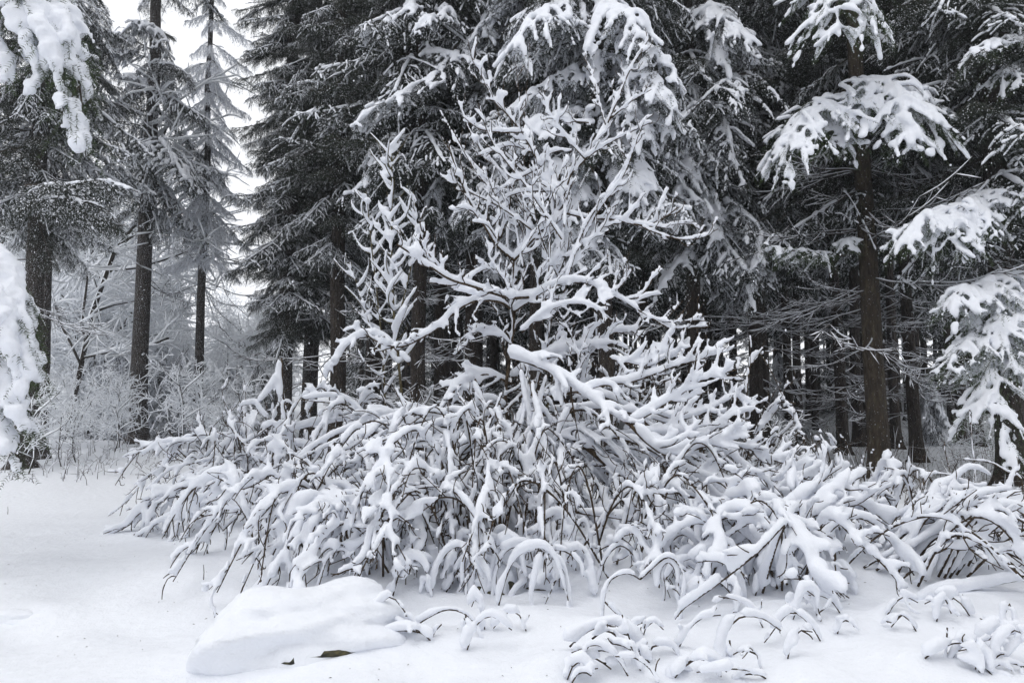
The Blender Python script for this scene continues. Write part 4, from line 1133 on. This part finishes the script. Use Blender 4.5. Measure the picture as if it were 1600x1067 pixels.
front("pair of snow-lined loops bending between the two dark hollows", [([(778, 935), (775, 900), (785, 862), (815, 850), (838, 858)], 5.8), ([(770, 985), (790, 905), (810, 868), (845, 855), (870, 880), (885, 925), (895, 980)], 5.5), ([(862, 865), (885, 900), (893, 950), (890, 985)], 5.55), ([(840, 860), (880, 860), (905, 880), (912, 900)], 5.6), ([(850, 862), (838, 900), (832, 940), (848, 990)], 5.5)], 702, t=.06)
front("snowy twig leaning like a tent over the snow, just right of the boulder", [([(590, 1025), (630, 995), (660, 970), (700, 952), (735, 965), (755, 1005)], 4.85), ([(622, 1010), (655, 1022)], 4.8), ([(728, 960), (727, 985), (733, 1008)], 4.85), ([(672, 1005), (680, 985), (690, 975)], 4.8)], 703, t=.05)
front("two bowed loops rising beside the fan right of the hollows", [([(942, 970), (945, 930), (955, 905), (980, 895), (1000, 905)], 5.2), ([(945, 940), (960, 955), (975, 970)], 5.2), ([(1030, 918), (1032, 890), (1045, 878), (1058, 900), (1062, 950)], 5.3), ([(1000, 905), (1045, 870), (1070, 905), (1065, 955), (1060, 985)], 5.25), ([(1068, 930), (1095, 915), (1120, 908), (1140, 925), (1155, 955)], 5.3)], 704, t=.055)
front("drooping twigs on the near snow hump at bottom centre", [([(900, 1063), (905, 1035), (925, 1018), (955, 1018), (975, 1040)], 4.3), ([(885, 1040), (905, 1030), (930, 1028), (955, 1045)], 4.3), ([(998, 1067), (990, 1020), (978, 980), (972, 960)], 4.35), ([(925, 998), (945, 985), (965, 995), (980, 1020)], 4.45), ([(990, 1015), (1010, 1030), (1015, 1035)], 4.35), ([(1050, 1067), (1062, 1045), (1082, 1030)], 4.25), ([(890, 1010), (920, 985), (960, 975), (990, 1000), (1010, 1040)], 4.5), ([(1000, 1050), (1020, 1010), (1050, 1010), (1070, 1045)], 4.4)], 705, t=.075, tw=2)
front("arched snow-wrapped twig right of the bottom centre hump", [([(1118, 1067), (1130, 1030), (1135, 990), (1155, 965), (1190, 965), (1220, 985)], 4.5), ([(1140, 1000), (1143, 1025)], 4.5)], 706, t=.085)
front("bare brown twigs poking out of the snow in the bottom right corner", [([(1478, 1060), (1490, 1020), (1520, 1005), (1560, 995), (1600, 985)], 4.2), ([(1470, 1067), (1478, 1020), (1480, 980)], 4.15), ([(1530, 1035), (1550, 1060), (1568, 1067)], 4.1), ([(1480, 1040), (1500, 1010), (1530, 1000)], 4.15), ([(1570, 1030), (1590, 1005), (1610, 998)], 4.15), ([(1545, 1060), (1555, 1040), (1580, 1035), (1610, 1045)], 4.1)], 707, t=.04, tw=2)
front("nearly buried dark twig under a snow ridge at the right edge", [([(1465, 967), (1490, 950), (1525, 938)], 5.2), ([(1400, 950), (1450, 935), (1520, 920), (1600, 905)], 5.35), ([(1490, 945), (1540, 915), (1570, 905)], 5.5)], 708, t=.09)
front("loop of snow-lined twigs on the right of the front arches", [([(1040, 905), (1060, 880), (1100, 868), (1110, 885)], 5.6), ([(985, 830), (1010, 850), (1035, 870)], 6.2), ([(1000, 815), (1040, 835), (1090, 870)], 6.1), ([(960, 850), (985, 830), (1000, 850), (1005, 890)], 5.9), ([(1040, 870), (1070, 880), (1100, 898)], 5.7)], 709, t=.065, tw=3, tl=.2)
front("thin bent twig with small snow beads above the far right brush", [([(1560, 860), (1598, 760), (1570, 735), (1545, 722), (1505, 718)], 7.0), ([(1530, 830), (1528, 780), (1520, 700), (1515, 640)], 8.5), ([(1500, 790), (1480, 720), (1475, 690)], 8.8)], 710, t=.025, r=.009)

rq = np.random.RandomState(77)
for nm, xs, n in (("snow-wrapped arching stems in front of the thicket left of the hollows", (560, 720), 7), ("snow-wrapped arching stems at the very front of the central thicket", (720, 900), 8),
                  ("snow-wrapped arching stems between the central thicket and the right mound", (900, 1120), 9), ("snow-wrapped arching stems at the front foot of the right mound", (1120, 1420), 6)):
    st = []
    for i in range(n):
        x = rq.uniform(*xs); y = rq.uniform(870, 935); w = rq.choice([-1, 1]) * rq.uniform(35, 85); h = rq.uniform(35, 85)
        st.append(([(x, y), (x + w * .2, y - h * .7), (x + w * .5, y - h), (x + w * .8, y - h * .75), (x + w, y - h * rq.uniform(-.1, .3))], None))
    front(nm, st, int(xs[0]), t=.075, tw=4, tl=.22, curl=-.4)

for nm, xs, ys, n in (("small bent twigs around the near snow hump at bottom centre", (860, 1080), (985, 1062), 9), ("small bent twigs between the bottom centre hump and the right corner", (1110, 1440), (985, 1060), 4),
                      ("tangle of bent twigs in the bottom right corner behind the bare brown ones", (1440, 1600), (960, 1050), 8), ("low snow-covered twigs just in front of the right mound", (1180, 1560), (945, 985), 8),
                      ("few bent twigs in the snow right of the boulder", (640, 860), (960, 1010), 5)):
    st = []
    for i in range(n):
        x = rq.uniform(*xs); y = rq.uniform(*ys); w = rq.choice([-1, 1]) * rq.uniform(15, 110); h = rq.uniform(8, 55); e = rq.uniform(-.3, 1.2)
        st.append(([(x, y + 6), (x + w * .2, y - h * rq.uniform(.4, .8)), (x + w * .55, y - h), (x + w, y - h * e)], None))
    front(nm, st, int(xs[0]) + 1, t=rq.uniform(.045, .07), tw=2, tl=.14, curl=-.2, r=.0045)

# --- boulders
def rock(label, c, size, seed, rz=0, cap=.1, name="boulder", cs=(1.06, 1.04, 1.0), off=(0, 0, 0), noise=.16):
    root = thing(name, label, "rock", c, None, rz)
    def ell(scale, off, noise, n=22, m=34):
        th = np.linspace(0, PI, n); ph = np.linspace(0, 2 * PI, m, endpoint=False)
        A, Bq = np.meshgrid(th, ph, indexing='ij')
        D = np.stack([np.sin(A) * np.cos(Bq), np.sin(A) * np.sin(Bq), np.cos(A)], -1)
        D = D / np.maximum(np.abs(D[..., :1]) ** 2.6 + np.hypot(D[..., 1:2], D[..., 2:3]) ** 2.6, 1e-6) ** (1 / 2.6)
        f = 1 + noise * (vn(D[..., 0] * 2.2 + seed, D[..., 1] * 2.2 + D[..., 2] * 2.1) - .5) * 2 + noise * .5 * (vn(D[..., 0] * 6 + seed, D[..., 1] * 6 + D[..., 2] * 5) - .5) + noise * .2 * (vn(D[..., 0] * 19 + seed, D[..., 1] * 19 + D[..., 2] * 15) - .5)
        f[0] = f[0].mean(); f[-1] = f[-1].mean()
        V = D * f[..., None] * np.array(scale) + np.array(off)
        i = np.arange(n - 1)[:, None] * m; k = np.arange(m)[None]
        Q = np.stack([i + k, i + m + k, i + m + (k + 1) % m, i + (k + 1) % m], -1).reshape(-1, 4)
        b = MB(); b.add(V.reshape(-1, 3), None, Q); return b
    link("rock", ell(np.array(size) * [1, 1, .9], off, .25).mesh("rock", [M_moss]), root)
    s = ell(np.array(size) * np.array(cs), (0, 0, cap), noise, 60, 80)
    link("snow", s.mesh("snow", [M_ground]), root)
    return root
rock("long boulder under a thick smooth snow cap in the left foreground", G(475, 1010) + [-.02, .16, -.05], (.36, .20, .20), 21, R(24), .075, cs=(1.7, 1.6, 1.42), off=(.20, -.139, -.04), noise=.2)
rock("small dark mossy stone in the left hollow under the front arches", G(768, 925) + [0, .1, -.02], (.16, .12, .16), 22, 0, .06)
rock("small dark mossy stone in the right hollow under the front arches", G(850, 922) + [0, .1, -.02], (.15, .10, .14), 23, 0, .06)
rock("dark stone barely showing under snow at the left edge", G(15, 975) + [-.05, .08, -.05], (.24, .10, .09), 24, R(10), .045)

# --- grass blades and dead stalks, undergrowth of the wood floor
def brush(name, n, xr, yr, hr, r, snow_f, seed, dense_px=None):
    rng = np.random.RandomState(seed); w = MB(); s = MB()
    for i in range(n):
        y = yr[0] + (yr[1] - yr[0]) * rng.rand() ** 1.3
        px = rng.uniform(*xr); x = (px - 800) / FPX * y
        z = float(gz(x, y)); h = rng.uniform(*hr)
        az = rng.rand() * 6.28; ln = rng.uniform(0, .8)
        u = np.linspace(0, 1, 4)[:, None]
        p = np.array([x, y, z - .02]) + np.array([0, 0, h]) * u + np.array([math.cos(az), math.sin(az), -.2]) * h * ln * u ** 2
        tube(w, p, r, r * .4, 3)
        if rng.rand() < snow_f: snow_tube(s, p, r * 3.2, r, rng, sides=4)
        for j in range(2):
            a2 = rng.rand() * 6.28; q = p[rng.randint(1, 4)]
            l = h * .35; q2 = np.array([q, q + np.array([math.cos(a2), math.sin(a2), rng.uniform(0, .8)]) * l])
            tube(w, q2, r * .6, r * .3, 3)
            if rng.rand() < snow_f: snow_tube(s, q2, r * 2.6, r, rng, sides=4)
    if s.n:
        for A_, m in s.T: w.T.append((A_ + w.n, 1))
        for A_, m in s.Q: w.Q.append((A_ + w.n, 1))
        w.V += s.V; w.n += s.n
    o = link(name, w.mesh(name, [M_twig, M_snow]), kind="stuff")
    return o
tag(brush("undergrowth", 900, (950, 1640), (9.5, 24), (.15, .8), .005, .35, 801), "thin dead stems and brushwood covering the wood floor on the right", "undergrowth")
tag(brush("undergrowth", 420, (-30, 460), (12.5, 24), (.12, .42), .006, 1.0, 802), "frosted stems and grass at the foot of the trees on the left", "undergrowth")
tag(brush("undergrowth", 350, (400, 1100), (9.5, 20), (.2, .9), .006, .6, 803), "snowy stems filling the ground behind the central bushes", "undergrowth")
def stalk(label, px, py, h):
    p = G(px, py); w = MB(); tube(w, np.array([[0, 0, -.03], [.002, 0, h * .5], [-.004, 0, h]]), .004, .002, 4)
    o = link("grass_stalk", w.mesh("grass_stalk", [M_twig])); o.location = p
    tag(o, label, "grass stalk")
stalk("thin dry grass stalk standing alone in the open snow, left of the bushes", 318, 905, .12)
stalk("short dry stalk in the snow near the left edge", 12, 803, .10)
stalk("tiny stalk poking up at the edge of the open snow below the left thicket", 353, 848, .05)

# --- bits of bark, needles and bud scales fallen on the snow
rl = np.random.RandomState(5); lb = MB()
for i in range(420):
    x, y = rl.uniform(-5, 5), rl.uniform(3.8, 9.5)
    if x < -1 and rl.rand() < .6: continue
    z = float(gz(x, y)) + .002; a_ = rl.rand() * 6.28; l = rl.uniform(.004, .014); w = rl.uniform(.0015, .003)
    c_, s_ = math.cos(a_), math.sin(a_)
    V = [[x - c_ * l, y - s_ * l, z], [x - s_ * w, y + c_ * w, z + .002], [x + c_ * l, y + s_ * l, z + .001], [x + s_ * w, y - c_ * w, z + .001], [x, y, z + .005]]
    lb.add(V, [(0, 3, 4), (3, 2, 4), (2, 1, 4), (1, 0, 4)])
tag(link("litter", lb.mesh("litter", [M_twig]), kind="stuff"), "tiny bits of bark and needles fallen on the snow", "litter")

# --- falling snow
def flakes(n, seed):
    rng = np.random.RandomState(seed); b = MB()
    for i in range(n):
        d = 1.6 + 11 * rng.rand() ** .8; px, py = rng.uniform(0, 1600), rng.uniform(0, 760)
        c = P(px, py, d); r = rng.uniform(.0022, .0042) * (0.7 + d / 10)
        V = c + np.array([[r, 0, 0], [-r, 0, 0], [0, r, 0], [0, -r, 0], [0, 0, r * 1.3], [0, 0, -r * 1.3]])
        T = [(0, 2, 4), (2, 1, 4), (1, 3, 4), (3, 0, 4), (2, 0, 5), (1, 2, 5), (3, 1, 5), (0, 3, 5)]
        b.add(V, T)
    return tag(link("falling_snowflakes", b.mesh("falling_snowflakes", [M_snow]), kind="stuff"), "light snowflakes drifting down through the air", "snowflakes")
flakes(420, 9)

# --- thin winter mist, one closed box round everything
HAZE = 0.0009
def haze():
    b = MB(); x, y0, y1, z0, z1 = 175, -170, 175, -2.5, 27.5
    V = [(sx * x, yy, zz) for sx in (-1, 1) for yy in (y0, y1) for zz in (z0, z1)]
    b.add(V, None, [(0, 1, 3, 2), (4, 6, 7, 5), (0, 4, 5, 1), (2, 3, 7, 6), (0, 2, 6, 4), (1, 5, 7, 3)])
    m = bpy.data.materials.new("mist"); m.use_nodes = True
    m.node_tree.nodes.clear()
    v = m.node_tree.nodes.new("ShaderNodeVolumePrincipled"); o = m.node_tree.nodes.new("ShaderNodeOutputMaterial")
    v.inputs["Color"].default_value = (0.93, 0.95, 0.98, 1); v.inputs["Density"].default_value = HAZE; v.inputs["Anisotropy"].default_value = 0.3
    m.node_tree.links.new(v.outputs[0], o.inputs["Volume"])
    link("haze", b.mesh("haze", [m], False), kind="stuff")
haze()
S.cycles.volume_bounces = 1
tot = 0; inst = 0
seen = set()
for o in bpy.data.objects:
    if o.type == 'MESH':
        c_ = len(o.data.loops) - 2 * len(o.data.polygons)
        inst += c_
        if o.data.name not in seen: seen.add(o.data.name); tot += c_
print("UNIQUE TRIS", tot, "INSTANCED", inst, "OBJECTS", len(bpy.data.objects), "REMESH", NTRI[0])

if WORK: bpy.data.scenes.remove(WORK[0])
